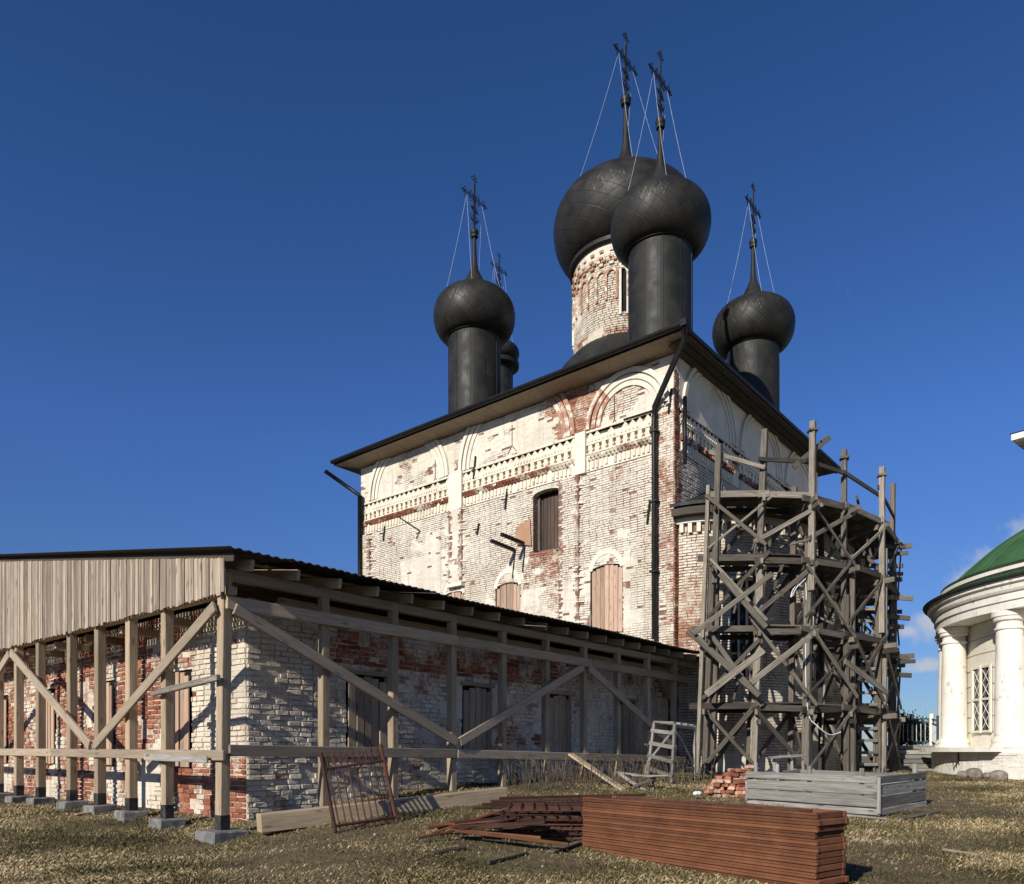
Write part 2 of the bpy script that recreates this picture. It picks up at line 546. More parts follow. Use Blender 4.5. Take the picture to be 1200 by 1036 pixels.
M_redbrick2 = mat_flat('loose_brick_pale', (.50, .33, .24), .92, .5, 6, .6)
M_redbrick3 = mat_flat('loose_brick_dark', (.24, .09, .055), .92, .5, 6, .6)
M_rail = mat_flat('painted_railing', (.03, .035, .04), .5, .3)
g_ = NT('window_glass'); g_.b.inputs['Specular IOR Level'].default_value = .5
M_glass = g_.done((.02, .024, .03), .06)

# ---------------------------------------------------------------- ground
GP = np.array([  # camera plan x, y, ground z
    (0, 0, -1.5), (-6, 2, -1.5), (6, 2, -1.5), (0, 5, -1.45), (-6, 6, -1.42), (6, 6, -1.42), (3.0, 7.4, -1.37), (.95, 9.4, -1.24), (-1.3, 9.5, -1.12),
    (-4.1, 10.8, -1.27), (-5.6, 12.1, -1.17), (-10.9, 16.7, -1.06), (-16, 20, -1.0), (-8, 10, -1.27), (-14, 12, -1.2),
    (-3.7, 11.0, -1.2), (-3.05, 12.0, -1.0), (-1.7, 12.6, -.93), (-.15, 13.3, -.86), (-1.28, 14.4, -.74), (.6, 16.7, -.66), (2.5, 19.5, -.62), (3.5, 17.5, -.74),
    (5.98, 12.5, -1.06), (4.51, 14.5, -.94), (7.6, 14, -.97), (4.3, 15.5, -.9), (5.4, 20.7, -.62), (8, 20.5, -.62), (11, 24, -.6),
    (13.2, 23, -.68), (14.5, 21.5, -.72), (16, 20, -.76), (10, 17, -.82), (9, 11, -1.15), (13, 14, -1.0), (14, 30, -.5), (0, 24, -.6), (-5, 26, -.7),
    (20, 30, -.5), (30, 20, -.6), (-25, 30, -1.0), (-20, 5, -1.4), (20, 5, -1.3), (0, -12, -1.6), (12, 45, -.6), (-10, 45, -.9), (40, 50, -.9)], dtype=float)


def _phi(d): return np.sqrt(d * d + 1.2)


_d = np.linalg.norm(GP[:, None, :2] - GP[None, :, :2], axis=2)
_w = np.linalg.solve(_phi(_d) + .02 * np.eye(len(GP)) * -1, GP[:, 2] + 1.0)


def ground_many(x, y):
    d = np.hypot(x[:, None] - GP[None, :, 0], y[:, None] - GP[None, :, 1])
    z = _phi(d) @ _w - 1.0
    r = np.hypot(x, y - 15)
    k = np.clip((r - 30) / 25, 0, 1); k = k * k * (3 - 2 * k)
    far = -.8 - np.clip((r - 55) * .03, 0, 12)
    return np.clip(z, -1.8, -.3) * (1 - k) + far * k


def gz(x, y): return float(ground_many(np.array([x], float), np.array([y], float))[0])


def gz_w(a, b): return gz(*to_cam(a, b))


def axis(near, far, n1, n2, g):
    a = list(np.linspace(near[0], near[1], n1))
    s = (near[1] - near[0]) / n1
    up = [near[1]]; dn = [near[0]]
    while up[-1] < far: s *= g; up.append(up[-1] + s)
    s = (near[1] - near[0]) / n1
    while dn[-1] > -far: s *= g; dn.append(dn[-1] - s)
    return np.array(dn[:0:-1] + a + up[1:])


gx = axis((-14, 18), 2500, 200, 0, 1.25)
gy = axis((4, 26), 2500, 160, 0, 1.25)
XX, YY = np.meshgrid(gx, gy)
ZZ = ground_many(XX.ravel(), YY.ravel())
mic = np.array([noise.fractal(Vector((x * 1.7, y * 1.7, 3)), 1, 2, 4) * .022 + noise.noise(Vector((x * .5, y * .5, 8))) * .03 if abs(x) < 25 and -5 < y < 40 else 0 for x, y in zip(XX.ravel(), YY.ravel())])
ZZ = ZZ + mic


def micro(x, y): return noise.fractal(Vector((x * 1.7, y * 1.7, 3)), 1, 2, 4) * .022 + noise.noise(Vector((x * .5, y * .5, 8))) * .03


vx = .6407 * XX.ravel() + .7678 * YY.ravel(); vy = -.7678 * XX.ravel() + .6407 * YY.ravel()
ny_, nx_ = XX.shape
ii = np.arange(ny_ * nx_).reshape(ny_, nx_)
gm = MB(); gm.v = list(zip(vx, vy, ZZ)); gm.f = list(zip(ii[:-1, :-1].ravel().tolist(), ii[:-1, 1:].ravel().tolist(), ii[1:, 1:].ravel().tolist(), ii[1:, :-1].ravel().tolist()))
t = NT('ground_turf'); p = t.pos()
n1 = t.noise(p, .55, 6, .6); n2 = t.noise(p, 3.2, 8, .7); n3 = t.noise(p, 70, 4, .75); n5 = t.noise(p, 9, 6, .7)
dirtm = t.math('ADD', t.math('MULTIPLY', n1, .75), t.math('MULTIPLY', n5, .35))
col = t.mix(t.step(n2, .4, .62), (.20, .148, .08), (.115, .10, .042))
col = t.mix(t.step(n3, .45, .68, 0, .8), col, (.37, .285, .165))
col = t.mix(t.step(dirtm, .56, .68, 0, .9), col, (.11, .08, .055))
col = t.mix(t.step(n5, .62, .74, 0, .6), col, (.05, .038, .028))
t.bump(t.math('ADD', n3, t.math('MULTIPLY', n5, 1.4)), .9, .05)
M_ground = t.done(col, .97)
tag(gm.build('ground', M_ground, smooth=True), 'uneven spring turf with bare earth around the church', kind='structure')

# grass blades: short, matted, straw and olive
rng = np.random.default_rng(5)
N = 860000
yy = 6.6 + (rng.random(N) ** 1.9) * 21
xx = (rng.random(N) * 1.62 - .80) * yy
a_ = .6407 * xx + .7678 * yy; b_ = -.7678 * xx + .6407 * yy
keep = ~((a_ > 6.5) & (b_ > 10.9)) & ~((a_ > 20) & (b_ > 7.6) & (b_ < 30))
xx, yy, a_, b_ = xx[keep], yy[keep], a_[keep], b_[keep]
dens = np.array([noise.fractal(Vector((x * .55, y * .55, 1.3)), 1, 2, 4) for x, y in zip(xx, yy)])
bare = np.exp(-(((xx - 4.6) / 1.8) ** 2 + ((yy - 7.9) / .9) ** 2)) * .9 + np.exp(-(((xx - 6.8) / 1.2) ** 2 + ((yy - 12.3) / .5) ** 2)) * .7
keep = rng.random(len(xx)) < np.clip(.74 + dens * .9 - bare, .2, 1)
xx, yy, a_, b_, dens = xx[keep], yy[keep], a_[keep], b_[keep], dens[keep]
N = len(xx)
zz = ground_many(xx, yy) + np.array([micro(x, y) for x, y in zip(xx, yy)]) - .006
hh = (.018 + .045 * rng.random(N) ** 2.5) * (1 + .5 * np.clip(dens, -.5, .8))
th = rng.random(N) * 2 * np.pi
ln = hh * (.2 + .9 * rng.random(N)); lx = np.cos(th) * ln; ly = np.sin(th) * ln
wd = (.0016 + .0018 * rng.random(N)) * (.7 + yy / 14); wx = -np.sin(th) * wd; wy = np.cos(th) * wd
V = np.empty((N, 4, 3))
V[:, 0] = np.stack([a_ - wx, b_ - wy, zz], 1); V[:, 1] = np.stack([a_ + wx, b_ + wy, zz], 1)
V[:, 2] = np.stack([a_ + lx * .45 + wx * .8, b_ + ly * .45 + wy * .8, zz + hh * .7], 1)
V[:, 3] = np.stack([a_ + lx, b_ + ly, zz + hh * .85], 1)
F = np.array([[0, 1, 2, 3]])[None, 0] + 4 * np.arange(N)[:, None]
me = bpy.data.meshes.new('grass')
me.vertices.add(4 * N); me.vertices.foreach_set('co', V.reshape(-1))
me.loops.add(4 * N); me.loops.foreach_set('vertex_index', F.reshape(-1).astype(np.int32))
me.polygons.add(N); me.polygons.foreach_set('loop_start', (4 * np.arange(N)).astype(np.int32)); me.polygons.foreach_set('loop_total', np.full(N, 4, dtype=np.int32))
me.update(calc_edges=True)
at = me.attributes.new('tone', 'FLOAT', 'FACE'); at.data.foreach_set('value', np.clip(rng.random(N) * .85 + .0 + .8 * np.array([noise.fractal(Vector((x * .4, y * .8, 9.1)), 1, 2, 3) for x, y in zip(xx, yy)]), 0, 1).astype(np.float32))
t = NT('grass_blades')
M_grass = t.done(t.ramp(t.attr('tone'), [(.06, (.045, .04, .016)), (.36, (.135, .112, .045)), (.66, (.26, .198, .098)), (1, (.52, .405, .235))]), .75)
me.materials.append(M_grass)
grass = link(bpy.data.objects.new('grass', me))
tag(grass, 'short matted spring grass, straw and olive, over the yard', 'grass', kind='stuff')

# ---------------------------------------------------------------- masonry helpers


def cut(iv, lo, hi):
    out = []
    for a, b in iv:
        if hi <= a or lo >= b: out.append((a, b)); continue
        if lo > a: out.append((a, lo))
        if hi < b: out.append((hi, b))
    return out


def bricks(name, parent, mapf, s0, s1, z0, z1, mat, holes=(), redf=None, plf=None, recf=None, bl=.265, bh=.082, gap=.013, proud=.02, seed=0, pick=None, jit=.0035, stuff=True):
    rnd = random.Random(seed)
    m = MB(); red = []; tone = []; singles = []
    k = 0; z = z0
    while z + bh * .6 < z1:
        zc = z + bh / 2
        iv = [(s0, s1)]
        for h in holes:
            if h[2] < zc < h[3]: iv = cut(iv, h[0], h[1])
        s = s0 - (.13 if k % 2 else 0) - rnd.uniform(0, .02)
        while s < s1:
            L = bl if (k % 2 == 0 or rnd.random() < .8) else bl * .5
            L *= rnd.uniform(.94, 1.06)
            for a, b in iv:
                q0, q1 = max(s, a), min(s + L, b)
                if q1 - q0 < .05: continue
                sc = (q0 + q1) / 2
                pl = plf(sc, zc) if plf else 0
                g = gap * (.12 if pl > .5 else rnd.uniform(.6, 1.3) * min(1.35, max(.35, 1.0 + 1.1 * noise.noise(Vector((sc * .9, zc * .9, seed + .5))))))
                d = proud + rnd.uniform(-.006, .006) * (.15 if pl > .5 else 1) * (1 + jit * 100)
                rd = redf(sc, zc) if redf else 0
                if recf:
                    rc = recf(sc, zc, rnd)
                    if rc > 0: d = proud - rc; rd = max(rd, .85)
                if pl > .5: rd -= .3
                tn = rnd.random()
                if d < -.045: continue
                if pick and pick(sc, zc):
                    singles.append((q0 + g / 2, q1 - g / 2, z + g / 2, z + bh - g / 2, d, rd, tn)); continue
                e = 0 if pl > .5 else .004
                pts = []
                for dd, ee in ((-.05, 0), (d, e)):
                    for (ss, zq) in ((q0 + g / 2 + ee, z + g / 2 + ee), (q1 - g / 2 - ee, z + g / 2 + ee), (q1 - g / 2 - ee, z + bh - g / 2 - ee), (q0 + g / 2 + ee, z + bh - g / 2 - ee)):
                        jj = jit if (dd > -.04 and pl <= .5) else 0
                        pts.append(mapf(ss + rnd.uniform(-jj, jj), zq + rnd.uniform(-jj, jj), dd))
                m.add(pts, [(4, 5, 6, 7), (0, 1, 5, 4), (1, 2, 6, 5), (2, 3, 7, 6), (3, 0, 4, 7)])
                red += [rd] * 5; tone += [tn] * 5
            s += L
        z += bh; k += 1
    o = m.build(name, mat, parent, attrs={'red': red, 'tone': tone})
    if stuff: o['kind'] = 'stuff'
    return o, singles


def panels(m, mapf, s0, s1, z0, z1, holes=(), ns=1, depth=.3, d=0):
    S = sorted(set([s0 + (s1 - s0) * i / ns for i in range(ns + 1)] + [h[0] for h in holes] + [h[1] for h in holes]))
    Zs = sorted(set([z0, z1] + [h[2] for h in holes] + [h[3] for h in holes]))
    for a, b in zip(S[:-1], S[1:]):
        for c, e in zip(Zs[:-1], Zs[1:]):
            sc, zc = (a + b) / 2, (c + e) / 2
            if any(h[0] < sc < h[1] and h[2] < zc < h[3] for h in holes): continue
            m.add([mapf(a, c, d), mapf(b, c, d), mapf(b, e, d), mapf(a, e, d)], [(0, 1, 2, 3)])
    for h in holes:
        a, b, c, e = h[:4]
        for (p, q) in (((a, c), (b, c)), ((b, c), (b, e)), ((b, e), (a, e)), ((a, e), (a, c))):
            m.add([mapf(*p, d), mapf(*q, d), mapf(*q, -depth), mapf(*p, -depth)], [(0, 1, 2, 3)])


def pbox(m, mapf, s0, s1, z0, z1, d0, d1):
    m.hexa([mapf(s0, z0, d0), mapf(s1, z0, d0), mapf(s1, z1, d0), mapf(s0, z1, d0), mapf(s0, z0, d1), mapf(s1, z0, d1), mapf(s1, z1, d1), mapf(s0, z1, d1)])


def nz2(s, z, f, o=0): return noise.fractal(Vector((s * f, z * f, o)), 1, 2, 4)


# ================================================================ CHURCH
CA, CA2, CB, CB2 = 20.5, 33.2, 10.85, 25.3
ZT, ZG = 11.85, -1.6
church = thing('church', (CA, CB, -.6), 'tall whitewashed brick church with black onion domes behind the timber canopy', 'church')


def pil(s, z):
    if z > 10.2: return 0
    if 14.2 < s < 15.0 or 24.62 < s: return .13
    if 19.42 < s < 20.08 and z > 6.25: return .13
    return 0


def ML(s, z, d): return Vector((CA - d, s, z))
def ML_p(s, z, d): return Vector((CA - d - pil(s, z), s, z))
def MR(s, z, d): return Vector((s, CB - d, z))


W1 = (15.04, 16.16, 6.8, 8.85)
W2 = (12.61, 13.82, 3.75, 5.95)
W3 = (16.72, 17.86, 3.75, 5.95)
W4 = (19.4, 20.4, 3.75, 6.0)
LH = [W1, W2, W3, W4]
m = MB()
panels(m, ML, CB, CB2, ZG, ZT, LH + [(CB + .75, CB2 - .1, 9.61, 9.88), (CB + .75, CB2 - .1, 10.12, 10.27)], depth=.42)
panels(m, MR, CA, CA2, ZG, ZT, [(CA + .35, CA2 - .1, 9.61, 9.88), (CA + .35, CA2 - .1, 10.12, 10.27)], depth=.3)
m.add([(CA2, CB, ZG), (CA2, CB2, ZG), (CA2, CB2, ZT), (CA2, CB, ZT)], [(0, 1, 2, 3)])
m.add([(CA, CB2, ZG), (CA2, CB2, ZG), (CA2, CB2, ZT), (CA, CB2, ZT)], [(0, 1, 2, 3)])
m.build('wall', M_church_mortar, church)


def red_left(s, z):
    r = .20 + .2 * nz2(s, z, .45) + .2 * nz2(s, z, 2.0, 4)
    if s < 11.55 and z < 10.2: r += .24
    if s > 24.62: r += .18
    if 14.9 < s < 16.5 and 4.6 < z < 6.8: r += .36 * (1 - abs(z - 6.3) / 2.4) * (1 if z > 5.6 else .7)
    if z > 10.25: r += .42 * math.exp(-((s - 14.5) / 1.1) ** 2) + .1
    if abs(s - 15.6) < .8 and 6.6 < z < 6.82: r = .7
    if 13.8 < s < 14.2 and z < 4.4: r += .4
    if z < 5 and 15.9 < s < 16.6: r += .35
    if s > 20 and z < 8: r -= .12
    return r


def pl_left(s, z):
    v = nz2(s, z, .33, 9) * .9 + nz2(s, z, 1.5, 2) * .35
    if z > 10.15: v += .5 - .8 * math.exp(-((s - 14.5) / 1.2) ** 2)
    if s > 20.1 and z < 7.6: v += .5
    if 19.42 < s < 20.1: v += .7
    if z < 5.6 and s > 14: v += .35
    if 14.2 < s < 15.0 and z < 6: v += .3
    if 12.3 < s < 14.1 and 3.5 < z < 6.9: v += .35
    return 1 if v > .36 else 0


bricks('brick', church, ML_p, CB + .002, CB2 - .002, 1.6, ZT - .02, M_church, LH + [(CB + .75, CB2 - .1, 9.02, 10.36)], red_left, pl_left, lambda s, z, r: .05 if r.random() < .012 else (.03 if nz2(s, z, 2.2, 17) > .62 else 0), bl=.25, bh=.074, gap=.014, proud=.017, seed=3)

# pilaster bodies
for (s0, s1, z0, z1) in ((14.2, 15.0, 1.5, 9.0), (19.42, 20.08, 6.25, 9.0), (24.62, CB2, 1.5, 9.0), (13.95, 14.35, 9.001, 10.34), (19.42, 20.08, 9.001, 10.34)):
    m = MB(); pbox(m, ML, s0, s1, z0, z1, -.2 if z0 > 9 else .001, .131)
    m.build('pilaster', M_church_mortar if z0 < 9 else M_plaster, church)
m = MB(); pbox(m, ML, 19.36, 20.14, 6.13, 6.25, .001, .2); m.build('pilaster_base', M_plaster, church)

# ornament belt on both faces


def belt(mapf, s0, s1, gaps, seed):
    rnd = random.Random(seed)
    w = MB(); pbox(w, mapf, s0, s1, 9.03, 9.605, .001, .022); pbox(w, mapf, s0, s1, 9.885, 10.115, .001, .022); pbox(w, mapf, s0, s1, 10.275, 10.35, .001, .022); pbox(w, mapf, s0, s1, 9.5, 10.3, -.16, -.11); w.build('belt_ground', M_plaster, church)
    segs = [(s0, s1)]
    for g in gaps: segs = cut(segs, *g)
    st = MB(); tri = MB(); niche = MB(); saw = MB(); den = MB(); red, tone = [], []
    for a, b in segs:
        pbox(st, mapf, a, b, 10.27, 10.335, -.12, .05)
        pbox(st, mapf, a, b, 9.876, 9.93, -.12, .045)
        pbox(st, mapf, a, b, 9.57, 9.615, -.12, .06)
        n = max(1, round((b - a) / .265)); q = (b - a) / n
        for i in range(n):
            c = a + q * (i + .5); j = rnd.uniform(-.012, .012)
            if rnd.random() < .07: continue
            tri.add([mapf(c - q * .5 + j, 10.115, -.12), mapf(c + q * .5 + j, 10.115, -.12), mapf(c + j, 10.268, -.12),
                     mapf(c - q * .5 + j, 10.115, .026), mapf(c + q * .5 + j, 10.115, .026), mapf(c + j, 10.268, .026)], [(3, 4, 5), (0, 1, 4, 3), (1, 2, 5, 4), (2, 0, 3, 5)])
        n = max(1, round((b - a) / .135)); q = (b - a) / n
        for i in range(n):
            if rnd.random() < .1: continue
            c = a + q * (i + .5); pbox(den, mapf, c - q * .26, c + q * .26, 9.965, 10.035, .023, .05)
        n = max(1, round((b - a) / .275)); q = (b - a) / n
        for i in range(n):
            c = a + q * (i + .5)
            pbox(niche, mapf, c - q * .27, c + q * .27, 9.616, 9.875, -.12, .03 + rnd.uniform(-.01, .01))
            pbox(niche, mapf, c - q * .40, c + q * .40, 9.70, 9.76, -.119, .02)
        n = max(1, round((b - a) / .15)); q = (b - a) / n
        for i in range(n):
            c = a + q * (i + .5); dd = .15 + rnd.uniform(-.03, .02)
            for zz0, zz1, ph in ((9.36, 9.455, 0), (9.46, 9.55, .5)):
                if rnd.random() < .05: continue
                cc = c + (ph - .25) * q
                saw.add([mapf(cc - q * .48, zz0, .024), mapf(cc + q * .48, zz0, .024), mapf(cc, zz0, dd), mapf(cc - q * .48, zz1, .024), mapf(cc + q * .48, zz1, .024), mapf(cc, zz1, dd)],
                        [(0, 1, 2), (3, 5, 4), (0, 2, 5, 3), (1, 4, 5, 2)])
                tn = rnd.random(); rr = .52 + .55 * nz2(c, 9.4, .8, 5) + rnd.uniform(-.1, .2)
                red += [rr] * 4; tone += [tn] * 4
        n = max(1, round((b - a) / .17)); q = (b - a) / n
        for i in range(n):
            c = a + q * (i + .5)
            if rnd.random() < .06: continue
            pbox(den, mapf, c - q * .27, c + q * .27, 9.08 + rnd.uniform(-.02, .04), 9.33, .023, .065)
    for mm, nm in ((st, 'belt_strip'), (tri, 'triangle_frieze'), (niche, 'baluster_frieze'), (den, 'dentil')):
        o = mm.build(nm, M_plaster_worn, church); o['kind'] = 'stuff'
    o = saw.build('sawtooth_course', M_string, church, attrs={'red': red, 'tone': tone}); o['kind'] = 'stuff'


belt(ML, CB + .75, CB2 - .1, [(13.95, 14.35), (19.42, 20.08)], 1)
belt(MR, CA + .35, CA2 - .1, [(24.6, 25.1), (29.0, 29.5)], 2)


def archivolt(mapf, cs, cz, r, zmax, mat, a0=0, a1=180):
    for k, (dr, pr) in enumerate(((0, .085), (.20, .06), (.38, .035))):
        m = MB(); n = 30
        for i in range(n):
            t0, t1 = R(a0 + (a1 - a0) * i / n), R(a0 + (a1 - a0) * (i + 1) / n)
            ro, ri = r - dr, r - dr - .15
            q = []
            for d in (.001, pr):
                for (rr, tt) in ((ro, t0), (ro, t1), (ri, t1), (ri, t0)):
                    q.append((cs + rr * math.cos(tt), cz + rr * math.sin(tt), d))
            if min(z for _, z, _ in q) > zmax: continue
            m.hexa([mapf(s, min(z, zmax), d + .022) for s, z, d in q])
        if m.v: m.build('archivolt', mat, church)


archivolt(ML, 12.45, 10.36, 1.5, ZT - .01, M_plaster_red, 0, 52)
archivolt(ML, 12.45, 10.36, 1.5, ZT - .01, M_plaster, 52, 180)
archivolt(ML, 17.0, 10.36, 2.62, ZT - .01, M_plaster, 0, 60)
archivolt(ML, 17.0, 10.36, 2.62, ZT - .01, M_plaster_red, 120, 180)
archivolt(ML, 22.45, 10.36, 2.3, ZT - .01, M_plaster, 0, 90)
archivolt(ML, 22.45, 10.36, 2.3, ZT - .01, M_plaster, 90, 180)
for c, r in ((22.9, 1.95), (27.1, 1.95), (31.1, 1.75)):
    archivolt(MR, c, 10.36, r, ZT - .01, M_plaster, 0, 90)
    archivolt(MR, c, 10.36, r, ZT - .01, M_plaster, 90, 180)
m = MB(); pbox(m, MR, CA + .3, CA2 - .02, 10.36, ZT - .01, .001, .021); pbox(m, MR, CA2 - 6, CA2 - .02, 6.5, 9.02, .001, .021); m.build('plaster_coat', M_plaster, church)


def red_right(s, z):
    return .12 + .25 * nz2(s, z, .5, 7) + (.55 if s < CA + .45 else .18 if z < 9.2 else 0)


bricks('brick', church, MR, CA + .002, CA + 5.0, 1.6, ZT - .02, M_church, [(CA + .3, CA + 6, 9.02, ZT)], red_right, lambda s, z: 1 if nz2(s, z, .5, 3) > .35 else 0, None, bl=.27, bh=.086, gap=.02, proud=.022, seed=4)

# windows of the long face: upper dark shutter, lower ones boarded up


def arch_fill(h, rise, mapf, name, mat, d0=-.2, d1=.024):
    s0, s1, z1 = h[0], h[1], h[3]
    m = MB(); n = 10; c = (s0 + s1) / 2; hw = (s1 - s0) / 2
    for i in range(n):
        x0, x1 = s0 + (s1 - s0) * i / n, s0 + (s1 - s0) * (i + 1) / n
        f = lambda x: z1 - rise + rise * math.sqrt(max(0, 1 - ((x - c) / hw) ** 2 * .97))
        m.hexa([mapf(x0, f(x0), d0), mapf(x1, f(x1), d0), mapf(x1, z1, d0), mapf(x0, z1, d0), mapf(x0, f(x0), d1), mapf(x1, f(x1), d1), mapf(x1, z1, d1), mapf(x0, z1, d1)])
    return m.build(name, mat, church)


def boarded(h, n, d, parent, mapf, mat, label=None, zbot=None, seed=0):
    rnd = random.Random(seed)
    m = MB(); pbox(m, mapf, h[0] + .003, h[1] - .003, h[2], h[3] - .003, d - .12, d - .09)
    w = m.build('boarded_window', M_dark, parent)
    if label: w['label'] = label
    wd = (h[1] - h[0] - .06) / n
    for i in range(n):
        s = h[0] + .03 + wd * (i + .5)
        dd = d + rnd.uniform(-.015, .015)
        top = h[3] - .02 - rnd.uniform(0, .03) - (.14 * (abs(i - (n - 1) / 2) / (n / 2)) ** 2)
        up = mapf(s, 0, 1) - mapf(s, 0, 0)
        beam('plank', mapf(s + rnd.uniform(-.01, .01), h[2] + .02 + rnd.uniform(0, .04), dd), mapf(s, top, dd), wd - .012, .03, mat, w, up=up, c=.005)
    return w


boarded(W2, 7, -.03, church, ML, M_board, seed=1)
boarded(W3, 7, -.03, church, ML, M_board, seed=2)
boarded(W4, 6, -.03, church, ML, M_board, seed=3)
for h in (W2, W3, W4):
    arch_fill(h, .16, ML, 'window_arch', M_plaster)
    m = MB(); c = (h[0] + h[1]) / 2; hw = (h[1] - h[0]) / 2 + .08; n = 14
    for i in range(n):
        t0, t1 = R(12 + 156 * i / n), R(12 + 156 * (i + 1) / n)
        q = []
        for d in (.001, .034):
            for k, tt in ((1.0, t0), (1.0, t1), (.78, t1), (.78, t0)):
                q.append(ML(c + hw * k * math.cos(tt), h[3] - .28 + .78 * k * math.sin(tt), d))
        m.hexa(q)
    m.build('window_hood', M_plaster, church)
arch_fill(W1, .13, ML, 'window_arch', M_plaster)
m = MB(); pbox(m, ML, W1[0] + .01, W1[1] - .01, W1[2], W1[3] - .01, -.41, -.38); wf = m.build('shuttered_window', M_dark, church)
wf['label'] = 'dark plank shutter in a deep arched opening'
for i in range(6):
    s = W1[0] + .16 + .15 * (i + .5)
    beam('plank', ML(s, W1[2] + .08, -.33), ML(s, W1[3] - .12, -.33), .138, .04, M_shutter, wf, up=(-1, 0, 0))
for (a, b) in (((W1[0] + .06, W1[2] + .02), (W1[0] + .06, W1[3] - .1)), ((W1[1] - .07, W1[2] + .02), (W1[1] - .07, W1[3] - .1)), ((W1[0] + .02, W1[2] + .06), (W1[1] - .02, W1[2] + .06))):
    beam('window_frame', ML(*a, -.26), ML(*b, -.26), .1, .1, M_grey2, wf, up=(-1, 0, 0))
# timber brackets and rusty sheet left of the shutter
for k, (z, s) in enumerate(((7.16, 16.5), (7.02, 16.95))):
    beam('bracket', Vector((CA - .05, s, z)), Vector((CA - 1.15, s + .12, z + .12)), .11, .11, M_pipe, church)
    m = MB(); m.tube([(CA - .04, s, z - .1), (CA - .05, s + .1, z - .95)], .02, 5); m.build('bracket_stay', M_iron, church)
m = MB(); m.hexa([ML(16.2, 7.05, .06), ML(16.85, 7.2, .14), ML(16.8, 7.75, .14), ML(16.25, 8.0, .06), ML(16.2, 7.05, .075), ML(16.85, 7.2, .155), ML(16.8, 7.75, .155), ML(16.25, 8.0, .075)])
m.build('rusty_sheet', mat_rust('rust_sheet', ((.2, .09, .05), (.33, .17, .1), (.42, .25, .16)), 3), church)
# wall ties
for (u, v, l) in ((556, 548, .8), (593, 585, .7), (760, 600, .7), (450, 625, .6), (530, 605, .6), (785, 470, .7), (560, 620, .4)):
    q = on_x(u, v, CA - .05)
    m = MB(); m.tube([q + Vector((0, -.05, l / 2)), q + Vector((0, .05, -l / 2))], .035, 5)
    m.tube([q + Vector((0, -.02, 0)), q + Vector((-.12, .14, -.03))], .025, 5)
    m.build('tie_anchor', M_iron, church)
m = MB(); a = on_x(466, 605, CA - .06); b = on_x(492, 622, CA - .06); m.tube([a, b, b + Vector((0, .2, -.25))], .025, 5); m.build('bent_rod', M_iron, church)
m = MB(); a = on_x(731, 492, CA - .06); b = on_x(769, 480, CA - .06); m.tube([a, b], .03, 5); m.build('bent_rod', M_iron, church)
# hanging plumb marks (vertical cracks with forked feet)
for (u, v0, v1) in ((510, 535, 560), (600, 498, 522), (720, 457, 492)):
    a, b = on_x(u, v0, CA - .03), on_x(u, v1, CA - .03)
    m = MB(); m.tube([a, b], .012, 4); m.tube([b, b + Vector((0, .2, -.25))], .012, 4); m.tube([b, b + Vector((0, -.2, -.25))], .012, 4)
    m.build('hanger_rod', M_iron, church)

# eaves, gutter, roof
OV = .8
E0, E1, F0, F1 = CA - OV, CA2 + .75, CB - OV, CB2 + OV
ZE = 12.0
m = MB()
m.add([(E0, F0, ZE - .06), (E0, F1, ZE - .06), (CA + .02, CB2, ZT), (CA + .02, CB, ZT)], [(0, 1, 2, 3)])
m.build('soffit', M_soffit, church)
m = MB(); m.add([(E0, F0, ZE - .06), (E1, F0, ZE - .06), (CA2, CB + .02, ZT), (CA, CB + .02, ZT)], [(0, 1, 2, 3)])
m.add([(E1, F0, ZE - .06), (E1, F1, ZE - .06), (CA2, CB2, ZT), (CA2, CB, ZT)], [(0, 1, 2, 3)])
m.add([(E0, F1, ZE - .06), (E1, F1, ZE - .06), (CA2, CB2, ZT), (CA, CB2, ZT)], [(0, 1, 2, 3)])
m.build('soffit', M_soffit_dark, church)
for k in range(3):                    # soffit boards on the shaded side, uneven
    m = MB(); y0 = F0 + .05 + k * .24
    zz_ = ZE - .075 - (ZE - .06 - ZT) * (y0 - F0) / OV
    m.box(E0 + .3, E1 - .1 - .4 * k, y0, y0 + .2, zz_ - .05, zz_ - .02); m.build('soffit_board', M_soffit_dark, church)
m = MB(); rc = ((E0 + E1) / 2, (F0 + F1) / 2)
ap0, ap1 = (rc[0] - .5, rc[1] - 1.2, 14.6), (rc[0] + .5, rc[1] + 1.2, 14.6)
m.add([(E0, F0, ZE + .05), (E1, F0, ZE + .05), (E1, F1, ZE + .05), (E0, F1, ZE + .05), (rc[0], F0 + 6.5, 14.5), (rc[0], F1 - 6.5, 14.5)], [(0, 1, 4), (1, 2, 5, 4), (2, 3, 5), (3, 0, 4, 5)])
m.add([(E0, F0, ZE - .06), (E1, F0, ZE - .06), (E1, F1, ZE - .06), (E0, F1, ZE - .06), (E0, F0, ZE + .05), (E1, F0, ZE + .05), (E1, F1, ZE + .05), (E0, F1, ZE + .05)], [(0, 1, 5, 4), (1, 2, 6, 5), (2, 3, 7, 6), (3, 0, 4, 7)])
m.build('roof', M_metal, church)
m = MB(); n = 8
gp = [(math.cos(math.pi * i / n + math.pi), math.sin(math.pi * i / n + math.pi)) for i in range(n + 1)]
for i in range(n):
    (c0, s0), (c1, s1) = gp[i], gp[i + 1]
    m.add([(E0 - .08 + .1 * c0, F0 - .02, ZE + .1 + .12 * s0), (E0 - .08 + .1 * c1, F0 - .02, ZE + .1 + .12 * s1), (E0 - .08 + .1 * c1, F1 + .02, ZE + .1 + .12 * s1), (E0 - .08 + .1 * c0, F1 + .02, ZE + .1 + .12 * s0)], [(0, 1, 2, 3)])
m.build('gutter', M_pipe, church)
m = MB(); m.box(E0 - .17, E0 + .08, F0 - .08, F0 + .1, ZE - .02, ZE + .16); m.build('gutter_hopper', M_pipe, church)
